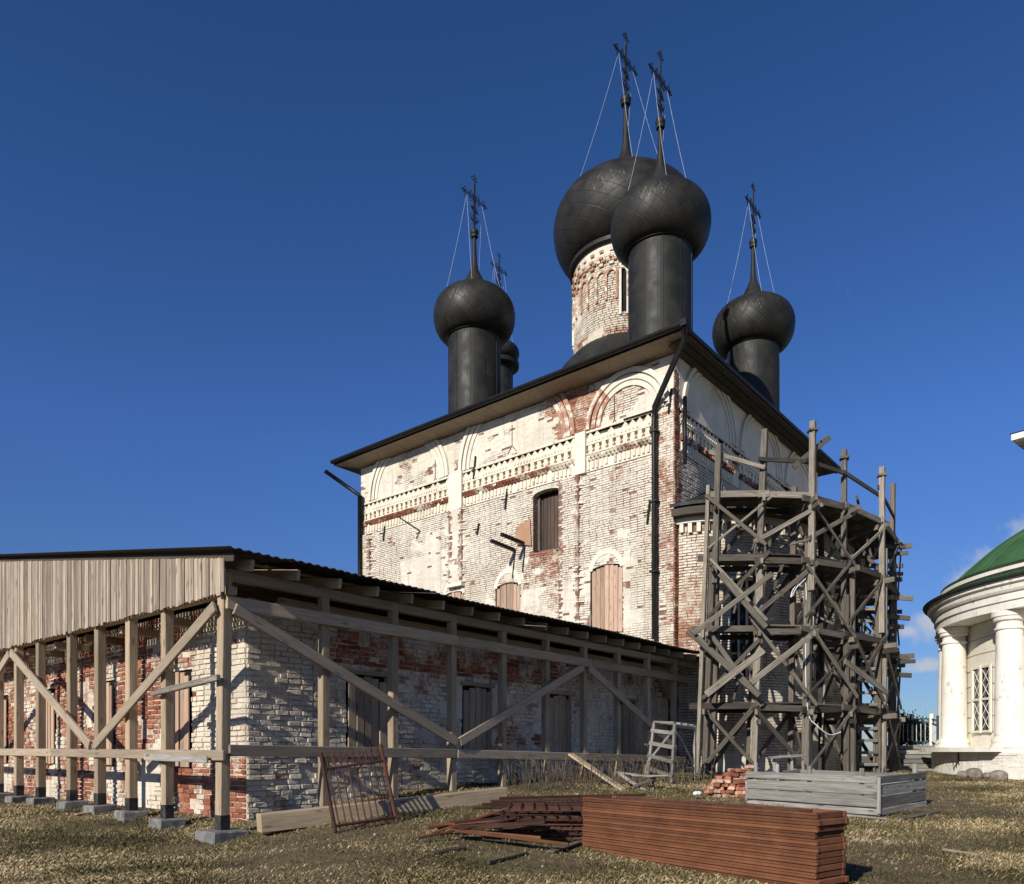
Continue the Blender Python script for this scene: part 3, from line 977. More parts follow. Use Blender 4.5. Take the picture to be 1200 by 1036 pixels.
m = MB(); m.tube([(E0 - .05, F0 + .03, ZE), (E0 - .02, F0 + .05, ZE - .35), (CA - .15, 11.42, 10.35), (CA - .15, 11.42, 9.95), (CA - .15, 11.42, 3.4)], .085, 10)
dp = m.build('downpipe', M_pipe, church, smooth=True)
for z in (9.6, 7.5, 5.4):
    m = MB(); m.box(CA - .26, CA + .02, 11.3, 11.54, z, z + .05); m.build('pipe_clip', M_iron, dp)
m = MB(); m.tube([(CA + .3, CB - .2, 10.6), (CA + .3, CB - .2, 8.6)], .06, 8); m.build('downpipe', M_pipe, church, smooth=True)
a = P(381, 552, 31.3); b = on_x(422, 581, CA - .2)
m = MB(); m.tube([a, b], .085, 8); m.tube([b, (b.x, b.y, 3.0)], .1, 8); m.build('downpipe', M_pipe, church, smooth=True)

# towers -----------------------------------------------------------------
ON = [(1.06, -.1), (1.27, -.02), (1.46, .17), (1.59, .42), (1.65, .70), (1.655, .93), (1.61, 1.17), (1.51, 1.39), (1.35, 1.58), (1.14, 1.74), (.90, 1.87), (.66, 1.96), (.49, 2.05), (.46, 2.16), (.37, 2.36), (.24, 2.70), (.13, 3.2), (.08, 4.0), (.07, 4.45)]


def smooth_prof(pr, k=3):
    out = []
    for i in range(len(pr) - 1):
        p0 = pr[max(i - 1, 0)]; p1 = pr[i]; p2 = pr[i + 1]; p3 = pr[min(i + 2, len(pr) - 1)]
        for j in range(k):
            s = j / k
            out.append(tuple(.5 * ((2 * b) + (c - a) * s + (2 * a - 5 * b + 4 * c - d) * s * s + (-a + 3 * b - 3 * c + d) * s ** 3) for a, b, c, d in zip(p0, p1, p2, p3)))
    out.append(pr[-1])
    return out


def ring(m, c, r, rr, plane='xz', n=8):
    pts = []
    for i in range(n + 1):
        a = 2 * math.pi * i / n
        pts.append((c[0] + r * math.cos(a), c[1], c[2] + r * math.sin(a)) if plane == 'xz' else (c[0] + r * math.cos(a), c[1] + r * math.sin(a), c[2]))
    m.tube(pts, rr, 4, False)


def cross_mesh(s):
    m = MB()
    H = 2.3 * s; ya = 1.45 * s; hl = .62 * s
    t = .026 * s
    for dx in (-.05 * s, .05 * s): m.tube([(dx, 0, .1 * s), (dx, 0, H - .2 * s)], t * .6, 5)
    m.tube([(0, 0, 0), (0, 0, H)], t, 6)
    for dz in (-.045 * s, .045 * s): m.tube([(-hl, 0, ya + dz), (hl, 0, ya + dz)], t * .7, 5)
    for c, d in (((0, 0, H), (0, 1)), ((-hl, 0, ya), (-1, 0)), ((hl, 0, ya), (1, 0))):
        for e in ((d[0], d[1]), (d[1], d[0]), (-d[1], -d[0])):
            ring(m, (c[0] + e[0] * .1 * s, 0, c[2] + e[1] * .1 * s), .08 * s, .015 * s); m.ball((c[0] + e[0] * .2 * s, 0, c[2] + e[1] * .2 * s), .03 * s, 5)
        m.tube([(c[0], 0, c[2]), (c[0] + d[0] * .25 * s, 0, c[2] + d[1] * .25 * s)], .02 * s, 4)
    for q in (-1, 1):                       # scrollwork beside the stem, rays in the crossing
        pts = [(q * (.04 + .13 * math.sin(k / 8 * math.pi * 2.2) ** 2) * s, 0, (.22 + 1.05 * k / 8) * s) for k in range(9)]
        m.tube(pts, .011 * s, 4)
        ring(m, (q * .14 * s, 0, .55 * s), .09 * s, .011 * s)
        ring(m, (q * .13 * s, 0, .95 * s), .07 * s, .011 * s)
        for r in (-1, 1):
            m.tube([(0, 0, ya), (q * .26 * s, 0, ya + r * .26 * s)], .016 * s, 4)
            ring(m, (q * .3 * s, 0, ya + r * .14 * s), .06 * s, .013 * s)
    m.tube([(-.3 * s, 0, .62 * s), (-.2 * s, 0, .44 * s), (0, 0, .36 * s), (.2 * s, 0, .44 * s), (.3 * s, 0, .62 * s)], .026 * s, 5)
    m.tube([(-.24 * s, 0, 1.0 * s), (.24 * s, 0, .84 * s)], .028 * s, 5)
    return m


def tower(parent, cx, cy, z0, z1, rs, zs, rod, cs, drum_mat, drum_r, clad=True, chains=True):
    m = MB()
    if clad:
        m.lathe([(drum_r + .06, z0), (drum_r, z0 + .25), (drum_r, z1), (drum_r + .07, z1), (drum_r + .07, z1 + .09), (drum_r - .02, z1 + .1)], cx, cy, 64)
        for k in range(11):                # standing seams
            a = 2 * math.pi * k / 11 + .3
            ca, sa = math.cos(a), math.sin(a)
            m.hexa([(cx + (drum_r - .01) * ca - .008 * sa, cy + (drum_r - .01) * sa + .008 * ca, z0), (cx + (drum_r + .013) * ca - .008 * sa, cy + (drum_r + .013) * sa + .008 * ca, z0), (cx + (drum_r + .013) * ca + .008 * sa, cy + (drum_r + .013) * sa - .008 * ca, z0), (cx + (drum_r - .01) * ca + .008 * sa, cy + (drum_r - .01) * sa - .008 * ca, z0),
                    (cx + (drum_r - .01) * ca - .008 * sa, cy + (drum_r - .01) * sa + .008 * ca, z1), (cx + (drum_r + .013) * ca - .008 * sa, cy + (drum_r + .013) * sa + .008 * ca, z1), (cx + (drum_r + .013) * ca + .008 * sa, cy + (drum_r + .013) * sa - .008 * ca, z1), (cx + (drum_r - .01) * ca + .008 * sa, cy + (drum_r - .01) * sa - .008 * ca, z1)])
    else:
        m.lathe([(drum_r - .06, z0), (drum_r - .06, z1)], cx, cy, 64)
    d = m.build('tower_drum', drum_mat, parent)
    pr = smooth_prof([(r * rs, z * zs) for r, z in ON[:-4]] + [(r * rs ** .5, z) for r, z in ((.2, 2.70 * zs), (.115, 2.95 * zs + .1), (.08, rod * .85), (.07, rod))])
    m = MB(); m.lathe(pr, 0, 0, 72)
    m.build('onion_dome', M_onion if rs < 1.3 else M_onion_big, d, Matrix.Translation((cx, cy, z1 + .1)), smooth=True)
    m = MB(); m.ball((cx, cy, z1 + rod + .06), .17 * rs ** .5, 10); m.lathe([(.13 * rs ** .5, z1 + rod - .16), (.16 * rs ** .5, z1 + rod - .1), (.13 * rs ** .5, z1 + rod - .04)], cx, cy, 12); m.build('finial_ball', M_metal, d, smooth=True)
    cross_mesh(cs).build('cross', M_iron, d, Matrix.Translation((cx, cy, z1 + rod + .15)))
    zb = z1 + rod + .15 + 1.4 * cs
    for q in (-1, 1) if chains else ():
        for w in (-1, 1):
            p0 = Vector((cx + q * .5 * cs, cy, zb)); rr = 1.22 * rs
            p1 = Vector((cx + q * rr * .78, cy + w * rr * .62, z1 + 1.68 * zs))
            pts = [p0.lerp(p1, k / 8) - Vector((0, 0, .16 * math.sin(math.pi * k / 8))) for k in range(9)]
            m = MB(); m.tube(pts, .0055, 4); m.build('guy_chain', M_chain, d)
    return d


tower(church, 22.9, 12.63, 12.2, 16.68, 1, 1, 4.4, .92, M_metal, 1.06)
tower(church, 22.9, 21.1, 12.2, 16.72, 1, 1, 4.35, .9, M_metal, 1.06)
tower(church, 31.0, 12.75, 12.2, 16.75, 1, 1, 4.5, .95, M_metal, 1.05)
tower(church, 31.0, 21.1, 12.2, 16.5, 1, 1, 3.6, .8, M_metal, 1.05, chains=False)
CX, CY, DR = 27.2, 16.6, 2.12
cd = tower(church, CX, CY, 14.0, 19.95, 1.79, 1.66, 6.85, 1.08, M_church_mortar, DR, False)
FA = math.atan2(-CY, -CX)
slots = [FA - .03 + k * math.pi / 2 for k in range(4)]


def MD(s, z, d):
    a = s / DR
    return Vector((CX + (DR - .02 + d) * math.cos(a), CY + (DR - .02 + d) * math.sin(a), z))


sh = [((a % (2 * math.pi)) * DR - .13, (a % (2 * math.pi)) * DR + .13, 16.95, 18.75) for a in slots]
bricks('brick', church, MD, 0, 2 * math.pi * DR, 15.8, 19.9, M_church, sh, lambda s, z: .26 + .3 * nz2(s, z, .7, 1) + .2 * nz2(s, z, 2.4, 2) + (.2 if 18.9 < z < 19.15 or z < 16.4 else 0), lambda s, z: 1 if (z > 19.3 or nz2(s, z, .9, 6) > .3) else 0, None, bl=.25, bh=.09, gap=.02, proud=.03, seed=9)
for a in slots:
    s = (a % (2 * math.pi)) * DR
    m = MB(); pbox(m, MD, s - .14, s + .14, 16.9, 18.8, -.03, -.02); m.build('slot_window', M_dark, cd)
    m = MB()
    for q in (-1, 1): pbox(m, MD, s + q * .14 - .045, s + q * .14 + .045, 16.85, 18.72, -.02, .1)
    for i in range(8):
        t0, t1 = math.pi * i / 8, math.pi * (i + 1) / 8
        m.hexa([MD(s + rr * math.cos(tt), 18.72 + rr * math.sin(tt), d) for d in (-.02, .1) for rr, tt in ((.185, t0), (.185, t1), (.095, t1), (.095, t0))])
    m.build('window_surround', M_plaster, cd)
m = MB(); n = 32
for k in range(n):                        # arcaded frieze and dentils
    s = 2 * math.pi * DR * (k + .5) / n
    for i in range(6):
        t0, t1 = math.pi * i / 6, math.pi * (i + 1) / 6
        m.hexa([MD(s + rr * math.cos(tt), 18.5 + rr * math.sin(tt), d) for d in (.0, .1) for rr, tt in ((.205, t0), (.205, t1), (.125, t1), (.125, t0))])
    pbox(m, MD, s + .165, s + .245, 17.5, 18.5, .0, .1)
    pbox(m, MD, s - .09, s + .09, 18.86, 18.95, .0, .11); pbox(m, MD, s - .19, s - .03, 19.0, 19.08, .0, .12); pbox(m, MD, s + .03, s + .19, 19.0, 19.08, .0, .12); pbox(m, MD, s - .09, s + .07, 19.12, 19.2, .0, .13)
    pbox(m, MD, s - .07, s + .09, 19.4, 19.5, .02, .09)
o = m.build('arcaded_frieze', M_plaster_red, cd); o['kind'] = 'stuff'
m = MB(); m.lathe([(DR + .1, 19.7), (DR + .2, 19.75), (DR + .2, 19.9), (DR + .05, 19.98), (DR + .16, 20.02), (DR + .16, 20.12), (1.95, 20.15)], CX, CY, 64); m.build('dome_collar', M_metal, cd)
m = MB(); m.lathe([(3.3, 14.0), (3.15, 14.7), (2.75, 15.5), (2.3, 16.0), (DR + .02, 16.15)], CX, CY, 56); m.build('drum_skirt', M_metal, church, smooth=True)

# apse -------------------------------------------------------------------
AC, AR, AD = 26.75, 6.0, 3.1
_th = np.linspace(0, math.pi, 400)
_xy = np.stack([AC - AR * np.cos(_th), CB - AD * np.sin(_th)], 1)
_s = np.concatenate([[0], np.cumsum(np.hypot(*np.diff(_xy, axis=0).T))])
AL = float(_s[-1])


def MA(s, z, d):
    th = float(np.interp(s, _s, _th))
    nx, ny = -math.cos(th) / AR, -math.sin(th) / AD
    l = math.hypot(nx, ny)
    return Vector((AC - AR * math.cos(th) + nx / l * d, CB - AD * math.sin(th) + ny / l * d, z))


ah = [(AL * f - .5, AL * f + .5, 2.2, 5.2) for f in (.14, .33, .5, .67, .86)]
m = MB(); panels(m, MA, 0, AL, ZG, 6.95, ah, ns=60, depth=.3); m.build('apse_wall', M_church_mortar, church)
bricks('brick', church, MA, 0.02, AL - .02, -.7, 6.55, M_church, ah, lambda s, z: .24 + .34 * nz2(s, z, .5, 2) + (.15 if s < 1.6 and z > 2 else -.05), lambda s, z: 1 if nz2(s, z, .45, 8) + (.35 if z < 1.2 else 0) > .3 else 0, None, bl=.27, bh=.086, gap=.02, proud=.02, seed=12)
for h in ah:
    m = MB(); pbox(m, MA, h[0] + .01, h[1] - .01, h[2], h[3], -.3, -.28); w = m.build('apse_window', M_glass, church)
    m = MB()
    for f in (.02, .34, .66, .98):
        s = h[0] + .05 + .9 * f; pbox(m, MA, s - .03, s + .03, h[2], h[3], -.275, -.22)
    for z in (h[2] + .04, 2.95, 3.7, 4.45, h[3] - .04): pbox(m, MA, h[0] + .02, h[1] - .02, z - .025, z + .025, -.276, -.225)
    m.build('window_frame', M_white, w)
    arch_fill(h, .35, MA, 'window_arch', M_plaster, -.18, .022)
m = MB()
for k in range(int(AL / .24)):
    s = .1 + k * .24
    pbox(m, MA, s, s + .11, 6.52 + random.uniform(-.03, .03), 6.82, .02, .12)
o = m.build('apse_dentil', M_plaster, church); o['kind'] = 'stuff'
m = MB()
for i in range(60):
    a, b = AL * i / 60, AL * (i + 1) / 60
    pbox(m, MA, a, b, 6.78, 6.95, .0, .14)
m.build('apse_cornice', M_plaster, church)
m = MB(); m2 = MB()
for i in range(60):
    a, b = AL * i / 60, AL * (i + 1) / 60
    pbox(m2, MA, a, b, 6.955, 7.18, .02, .42)
    q0, q1 = MA(a, 7.2, .5), MA(b, 7.2, .5)
    m.add([q0, q1, Vector((q1.x * .55 + AC * .45, CB + .001, 8.55)), Vector((q0.x * .55 + AC * .45, CB + .001, 8.55))], [(0, 1, 2, 3)])
    m.add([q0, q1, q1 + Vector((0, 0, .1)), q0 + Vector((0, 0, .1))], [(0, 1, 2, 3)])
m2.build('apse_eaves', M_grey2, church); m.build('apse_roof', M_metal, church)

# ================================================================ BRICK BUILDING UNDER THE CANOPY
SA, SB, SA2, SB2, ST = 6.63, 11.02, 20.45, 31.0, 2.45
shed = thing('brick_building', (SA, SB, -1.1), 'long low whitewashed brick building with boarded windows under the timber canopy', 'building')


def SL(s, z, d): return Vector((SA - d, s, z))
def SR(s, z, d): return Vector((s, SB - d, z))


lh = [(b - .42, b + .42, -.3, 1.45) for b in (13.15, 16.2, 19.25, 22.3, 25.35, 28.4)]
rh = [(a - .47, a + .47, -.12, 1.42) for a in (9.05, 12.03, 14.98, 18.1)]
m = MB()
panels(m, SL, SB, SB2, -1.7, ST, lh, depth=.35)
panels(m, SR, SA, SA2, -1.7, ST, rh, depth=.35)
m.add([(SA, SB2, -1.7), (SA2, SB2, -1.7), (SA2, SB2, ST), (SA, SB2, ST)], [(0, 1, 2, 3)])
m.add([(SA, SB, ST), (SA2, SB, ST), (SA2, SB2, ST), (SA, SB2, ST)], [(0, 1, 2, 3)])
m.build('wall', M_shed_mortar, shed)


def red_sl(s, z):
    r = .54 + .75 * nz2(s, z, .55, 11) + .2 * nz2(s, z, 2.2, 3)
    if s < 12.3 and z > -.1: r -= .38
    if s < 12.4 and z < -.25: r += .25
    if 14.2 < s < 15.6: r += .22
    return r


def red_sr(s, z):
    r = .26 + .55 * nz2(s, z, .5, 21) + .25 * nz2(s, z, 2.0, 5)
    if s < 8.2: r -= .22
    if z > 1.6: r += .25
    return r


def rec_sr(s, z, rnd):
    v = nz2(s, z, 1.5, 31) + .4 * nz2(s, z, 4, 2)
    return .10 if v > .52 else (.035 if v > .42 else (.08 if rnd.random() < .018 else 0))


def rec_sl(s, z, rnd):
    v = nz2(s, z, 1.3, 41) + .3 * nz2(s, z, 4, 2)
    return .05 if v > .6 else (.02 if v > .45 else 0)


_, sing1 = bricks('brick', shed, SL, SB + .003, 24.0, -1.5, ST - .02, M_shed_brick, lh, red_sl, lambda s, z: 1 if nz2(s, z, .6, 14) + (.3 if s < 12.3 and z < -.5 else 0) > .38 else 0, rec_sl, bl=.26, bh=.088, gap=.016, proud=.024, seed=21, pick=lambda s, z: s < 12.45 and -1.15 < z < 1.25, jit=.007)
_, sing2 = bricks('brick', shed, SR, SA + .003, SA2 - .05, -1.5, ST - .02, M_shed_brick, rh, red_sr, lambda s, z: 1 if nz2(s, z, .5, 24) > .42 and s > 8.4 else 0, rec_sr, bl=.25, bh=.088, gap=.013, proud=.026, seed=22, pick=lambda s, z: s < 8.0 and -1.05 < z < 1.25, jit=.012)
unit = []
for k in range(9):
    rr = random.Random(k)
    m = MB(); m.add(*cbox(1, 1, 1, .09, .06, rr)); me = bpy.data.meshes.new('brick'); me.from_pydata(m.v, [], m.f); me.materials.append(M_shed_brick_obj); unit.append(me)
sing = [(q, 0) for q in sing1] + [(q, 1) for q in sing2]
sing.sort(key=lambda e: (e[0][0] - (SB if e[1] == 0 else SA)))
for i, ((q0, q1, z0, z1, d, rd, tn), side) in enumerate(sing[:290]):
    o = bpy.data.objects.new('brick', unit[random.randrange(9)])
    mp = SL if side == 0 else SR
    c = mp((q0 + q1) / 2, (z0 + z1) / 2, d - .045)
    sx = q1 - q0
    dep = .11
    Mx = Matrix.Translation(c + (mp(0, 0, -.01) - mp(0, 0, 0))) @ (Matrix.Rotation(R(90), 4, 'Z') if side == 0 else Matrix.Identity(4)) @ Matrix.Rotation(random.uniform(-.03, .03), 4, 'Y') @ Matrix.Rotation(random.uniform(-.03, .03), 4, 'Z') @ Matrix.Diagonal((sx, dep, z1 - z0, 1))
    o.color = (max(0, min(1, rd)), tn, 0, 1)
    link(o, shed, Mx)
if len(sing) > 290:
    m = MB(); red = []; tone = []
    for (q0, q1, z0, z1, d, rd, tn), side in sing[290:]:
        mp = SL if side == 0 else SR
        e = .005
        pts = [mp(a, b, -.05) for a, b in ((q0, z0), (q1, z0), (q1, z1), (q0, z1))] + [mp(a, b, d) for a, b in ((q0 + e, z0 + e), (q1 - e, z0 + e), (q1 - e, z1 - e), (q0 + e, z1 - e))]
        m.add(pts, [(4, 5, 6, 7), (0, 1, 5, 4), (1, 2, 6, 5), (2, 3, 7, 6), (3, 0, 4, 7)]); red += [rd] * 5; tone += [tn] * 5
    o = m.build('brick', M_shed_brick, shed, attrs={'red': red, 'tone': tone}); o['kind'] = 'stuff'
for k, h in enumerate(lh): boarded((h[0], h[1], h[2], h[3]), 5, .05, shed, SL, M_board, seed=30 + k)
for k, h in enumerate(rh):
    w = boarded((h[0], h[1], h[2], h[3]), 5, .03, shed, SR, M_brace, seed=40 + k)
    m = MB(); pbox(m, SR, h[0] - .06, h[1] + .06, h[3] - .01, h[3] + .06, -.05, .07); m.build('lintel', M_brace, w)

# ================================================================ TIMBER CANOPY
PA, PB = 5.8, 10.2
can = thing('timber_canopy', (PA, PB, -1.2), 'timber post canopy with plank gable and corrugated roof around the low brick building', 'canopy')


def rz(b): return 2.87 + .154 * (b - PB) if b < 21 else 2.87 + .154 * (21 - PB) - .154 * (b - 21)


def footing(a, b, z, w=.44):
    m = MB(); m.add(*cbox(w, w, .26, .02, .015)); m.build('footing', M_concrete, can, Matrix.Translation((a, b, z)) @ Matrix.Rotation(random.uniform(-.06, .06), 4, 'Z'))


def post(a, b, ztop, w=.19, foot=True, lean=(0, 0), tar=True):
    g = gz_w(a - .2, b - .2)
    zb = g + (.14 if foot else -.1)
    p = beam('post', (a + lean[0], b + lean[1], zb), (a, b, ztop), w, w, M_post, can, up=(1, 0, 0), c=.012, jit=.004)
    if foot: footing(a + lean[0], b + lean[1], g + .03, .56 if a == PA and b == PB else .42)
    if tar:
        k = MB(); k.add(*cbox(.24, w + .008, w + .008, .01)); k.build('tar_coating', M_tar, p, frame_matrix((a + lean[0], b + lean[1], zb), (a + lean[0] * .93, b + lean[1] * .93, zb + .24), (1, 0, 0)))


post(PA, PB, 2.6, .155, lean=(.02, .12))
left_b = [11.94, 13.2, 14.45, 15.7, 17.3, 18.55, 19.8, 21.05, 22.3, 23.6, 24.9, 26.2, 27.5, 28.8, 30.1, 31.4]
for b in left_b: post(PA, b, 2.32, .145 + random.uniform(-.008, .012))
right_a = [7.5 + 1.468 * k for k in range(9)]
for a in right_a: post(a, PB, 2.62, .14, foot=False, tar=False)
# rails
beam('rail', (PA - .1, 10.05, -.04), (PA - .1, 16.4, .0), .05, .15, M_brace, can)
beam('rail', (PA - .1, 16.42, .0), (PA - .1, 24.0, .03), .05, .15, M_brace, can)
beam('rail', (PA - .1, 24.02, .0), (PA - .1, 31.6, .03), .05, .15, M_brace, can)
m_ = beam('rail', (PA + .0, PB - .1, .03), (10.45, PB - .1, -.02), .05, .17, M_brace, can)
beam('rail', (10.47, PB - .11, -.02), (14.8, PB - .11, -.1), .05, .17, M_brace, can)
beam('rail', (14.82, PB - .11, -.1), (19.7, PB - .11, -.2), .05, .17, M_brace, can)
# plates
for z0, z1, hh_, bb in ((2.14, 2.07, .19, PB - .11), (2.56, 2.52, .15, PB - .0)):
    xs = [PA - .05, 10.5, 15.0, 20.0] if z0 < 2.4 else [PA, 9.0, 13.3, 17.7, 20.4]
    for i in range(len(xs) - 1):
        za, zb_ = z0 + (z1 - z0) * (xs[i] - PA) / 14, z0 + (z1 - z0) * (xs[i + 1] - PA) / 14
        beam('plate', (xs[i] + .002, bb, za), (xs[i + 1] - .002, bb, zb_), .06 if z0 < 2.4 else .14, hh_, M_post if z0 < 2.4 else M_brace, can)
beam('plate', (PA, 10.0, 2.3), (PA, 20.0, 2.3), .14, .12, M_post, can)
beam('plate', (PA, 20.01, 2.3), (PA, 31.4, 2.3), .14, .12, M_post, can)
beam('inner_plate', (7.0, PB + .5, 2.42), (20.4, PB + .5, 2.36), .1, .12, M_brace, can)
for k in range(14):                    # cross joists under the eaves over the left wall
    b = 10.9 + 1.5 * k
    beam('joist', (PA + .12, b, 2.16), (SA + .2, b, 2.16), .1, .14, M_brace, can)
# rafters of the near slope, ends showing under the sheet
for k in range(20):
    a = PA + .18 + k * .765
    beam('rafter', (a, 9.78, rz(9.78) - .15), (a, 20.9, rz(20.9) - .15), .06, .16, M_brace, can, up=(0, -.154, 1))
for b in (10.5, 12.4, 14.4, 16.5, 18.6, 20.7): beam('batten', (5.8, b, rz(b) - .05), (20.4, b, rz(b) - .05), .1, .03, M_brace, can)
# braces
bx = PA - .125
for p0, p1 in (((10.22, 2.08), (14.3, .13)), ((14.5, .13), (18.55, 2.12)), ((18.65, 2.1), (22.6, .15)), ((22.8, .15), (26.8, 2.1))):
    beam('brace', (bx - .025, p0[0], p0[1]), (bx - .025, p1[0], p1[1]), .05, .17, M_brace, can)
by = PB - .12
for p0, p1 in (((5.86, 2.06), (10.42, .2)), ((10.5, .2), (14.62, 1.98)), ((14.85, 1.98), (19.1, .12))):
    beam('brace', (p0[0], by - .025, p0[1]), (p1[0], by - .025, p1[1]), .05, .17, M_brace, can)
beam('loose_pole', (PA - .16, 10.1, 1.06), (PA - .16, 12.1, .93), .07, .09, M_grey, can)
beam('rail', (PA - .19, 10.35, -.1), (PA - .19, 12.3, -.07), .03, .1, M_silver, can)
# gable boards, one by one
rnd = random.Random(8)
b = 9.98
while b < 31.9:
    w = rnd.uniform(.088, .118)
    zb = 2.24 + rnd.uniform(-.03, .02); zt = rz(b + w / 2) - .10 + rnd.uniform(-.01, .0)
    d = PA - .13 - rnd.uniform(0, .014)
    beam('gable_board', (d, b + w / 2 + rnd.uniform(-.006, .006), zb), (d, b + w / 2, zt), w - rnd.uniform(.008, .022), .024, M_gable, can, up=(-1, 0, 0), c=.004)
    b += w
beam('barge_board', (PA - .12, 9.75, rz(9.75) - .09), (PA - .12, 21, rz(21) - .09), .03, .12, M_soffit_dark, can)
# corrugated sheets, both slopes


def sheet(a0, a1, b0, b1, z0, z1):
    m = MB(); n = int((a1 - a0) / .018)
    top = [(a0 + (a1 - a0) * i / n, .014 * math.sin(2 * math.pi * i / n * (a1 - a0) / .146)) for i in range(n + 1)]
    for (a, w), (a2, w2) in zip(top[:-1], top[1:]):
        m.add([(a, b0, z0 + w), (a2, b0, z0 + w2), (a2, b1, z1 + w2), (a, b1, z1 + w), (a, b0, z0 + w - .012), (a2, b0, z0 + w2 - .012)], [(0, 1, 2, 3), (0, 4, 5, 1)])
    m.build('roof_sheet', M_roof, can)


for k in range(15):
    j = random.uniform(-.02, .02)
    sheet(5.5 + k * 1.0, 6.52 + k * 1.0, 9.6 + j, 21.0, rz(9.6) + .008 * (k % 2) + .02 + .015 * math.sin(k * .9), rz(21) + .02 + .008 * (k % 2))
m = MB(); m.hexa([(5.5, 21, rz(21) + .0), (20.4, 21, rz(21)), (20.4, 32.3, rz(32.3)), (5.5, 32.3, rz(32.3)), (5.5, 21, rz(21) + .02), (20.4, 21, rz(21) + .02), (20.4, 32.3, rz(32.3) + .02), (5.5, 32.3, rz(32.3) + .02)]); m.build('roof_sheet', M_roof, can)

# ================================================================ SCAFFOLD ROUND THE APSE
sc = thing('scaffold', (22, 8, -.6), 'weathered grey timber scaffold wrapped round the church apse', 'scaffold')
OUT = [(19.35, 9.15), (20.1, 8.1), (21.1, 7.15), (22.65, 6.6), (24.6, 6.25), (27.4, 6.5), (30.0, 7.2)]
TOPS = [8.3, 8.75, 8.95, 8.6, 8.5, 8.9, 7.9]
apc = Vector((26.5, 11.6))
INN = []
for a, b in OUT:
    d = (apc - Vector((a, b))).normalized()
    INN.append((a + d.x * 1.15, b + d.y * 1.15))
LV = [1.3, 3.38, 5.32, 6.98]
rnd = random.Random(17)
LEAN = [(.33, 0), (.33, 0), (.12, .1), (-.02, 0), (.05, 0), (.05, 0), (0, 0)]      # tops drift this far


def sp(i, z, inner=False):
    a, b = (INN if inner else OUT)[i]
    k = (z - 3.5) / 9
    # drift along the picture's right, i.e. (+a,-b)
    return Vector((a + LEAN[i][0] * k * .64, b - LEAN[i][0] * k * .77, z))


for i in range(len(OUT)):
    g = gz_w(*OUT[i])
    w = rnd.uniform(.16, .19)
    zj = rnd.uniform(4.4, 6.2)
    beam('post', sp(i, g - .1), sp(i, zj), w, w * .9, M_grey, sc, up=(1, 0, 0), jit=.012)
    off = Vector((.13, .1, 0)) if i % 2 else Vector((-.08, -.12, 0))
    beam('post', sp(i, zj - 1.3) + off, sp(i, TOPS[i]) + off * .7, w * .85, w * .8, M_grey, sc, up=(1, 0, 0), jit=.012)
    if i in (0, 3, 4):
        beam('post', sp(i, g - .1) + Vector((.17, -.12, 0)), sp(i, 4.1 + .5 * i) + Vector((.17, -.12, 0)), w * .8, w * .8, M_grey, sc, up=(1, 0, 0), jit=.012)
    if i == 0:
        beam('post', sp(i, g - .1) + Vector((-.22, .1, 0)), sp(i, 7.2) + Vector((-.2, .1, 0)), .1, .12, M_grey, sc, up=(1, 0, 0), jit=.01)
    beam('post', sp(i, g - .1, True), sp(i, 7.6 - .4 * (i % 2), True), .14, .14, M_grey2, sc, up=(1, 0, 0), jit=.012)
    m = MB(); m.add(*cbox(.26, .24, .07, .01, .01)); (i in (2, 3, 4)) and m.build('post_cap', M_grey, sc, Matrix.Translation(sp(i, TOPS[i] - .25) + off * .7) @ Matrix.Rotation(rnd.uniform(0, 1), 4, 'Z'))
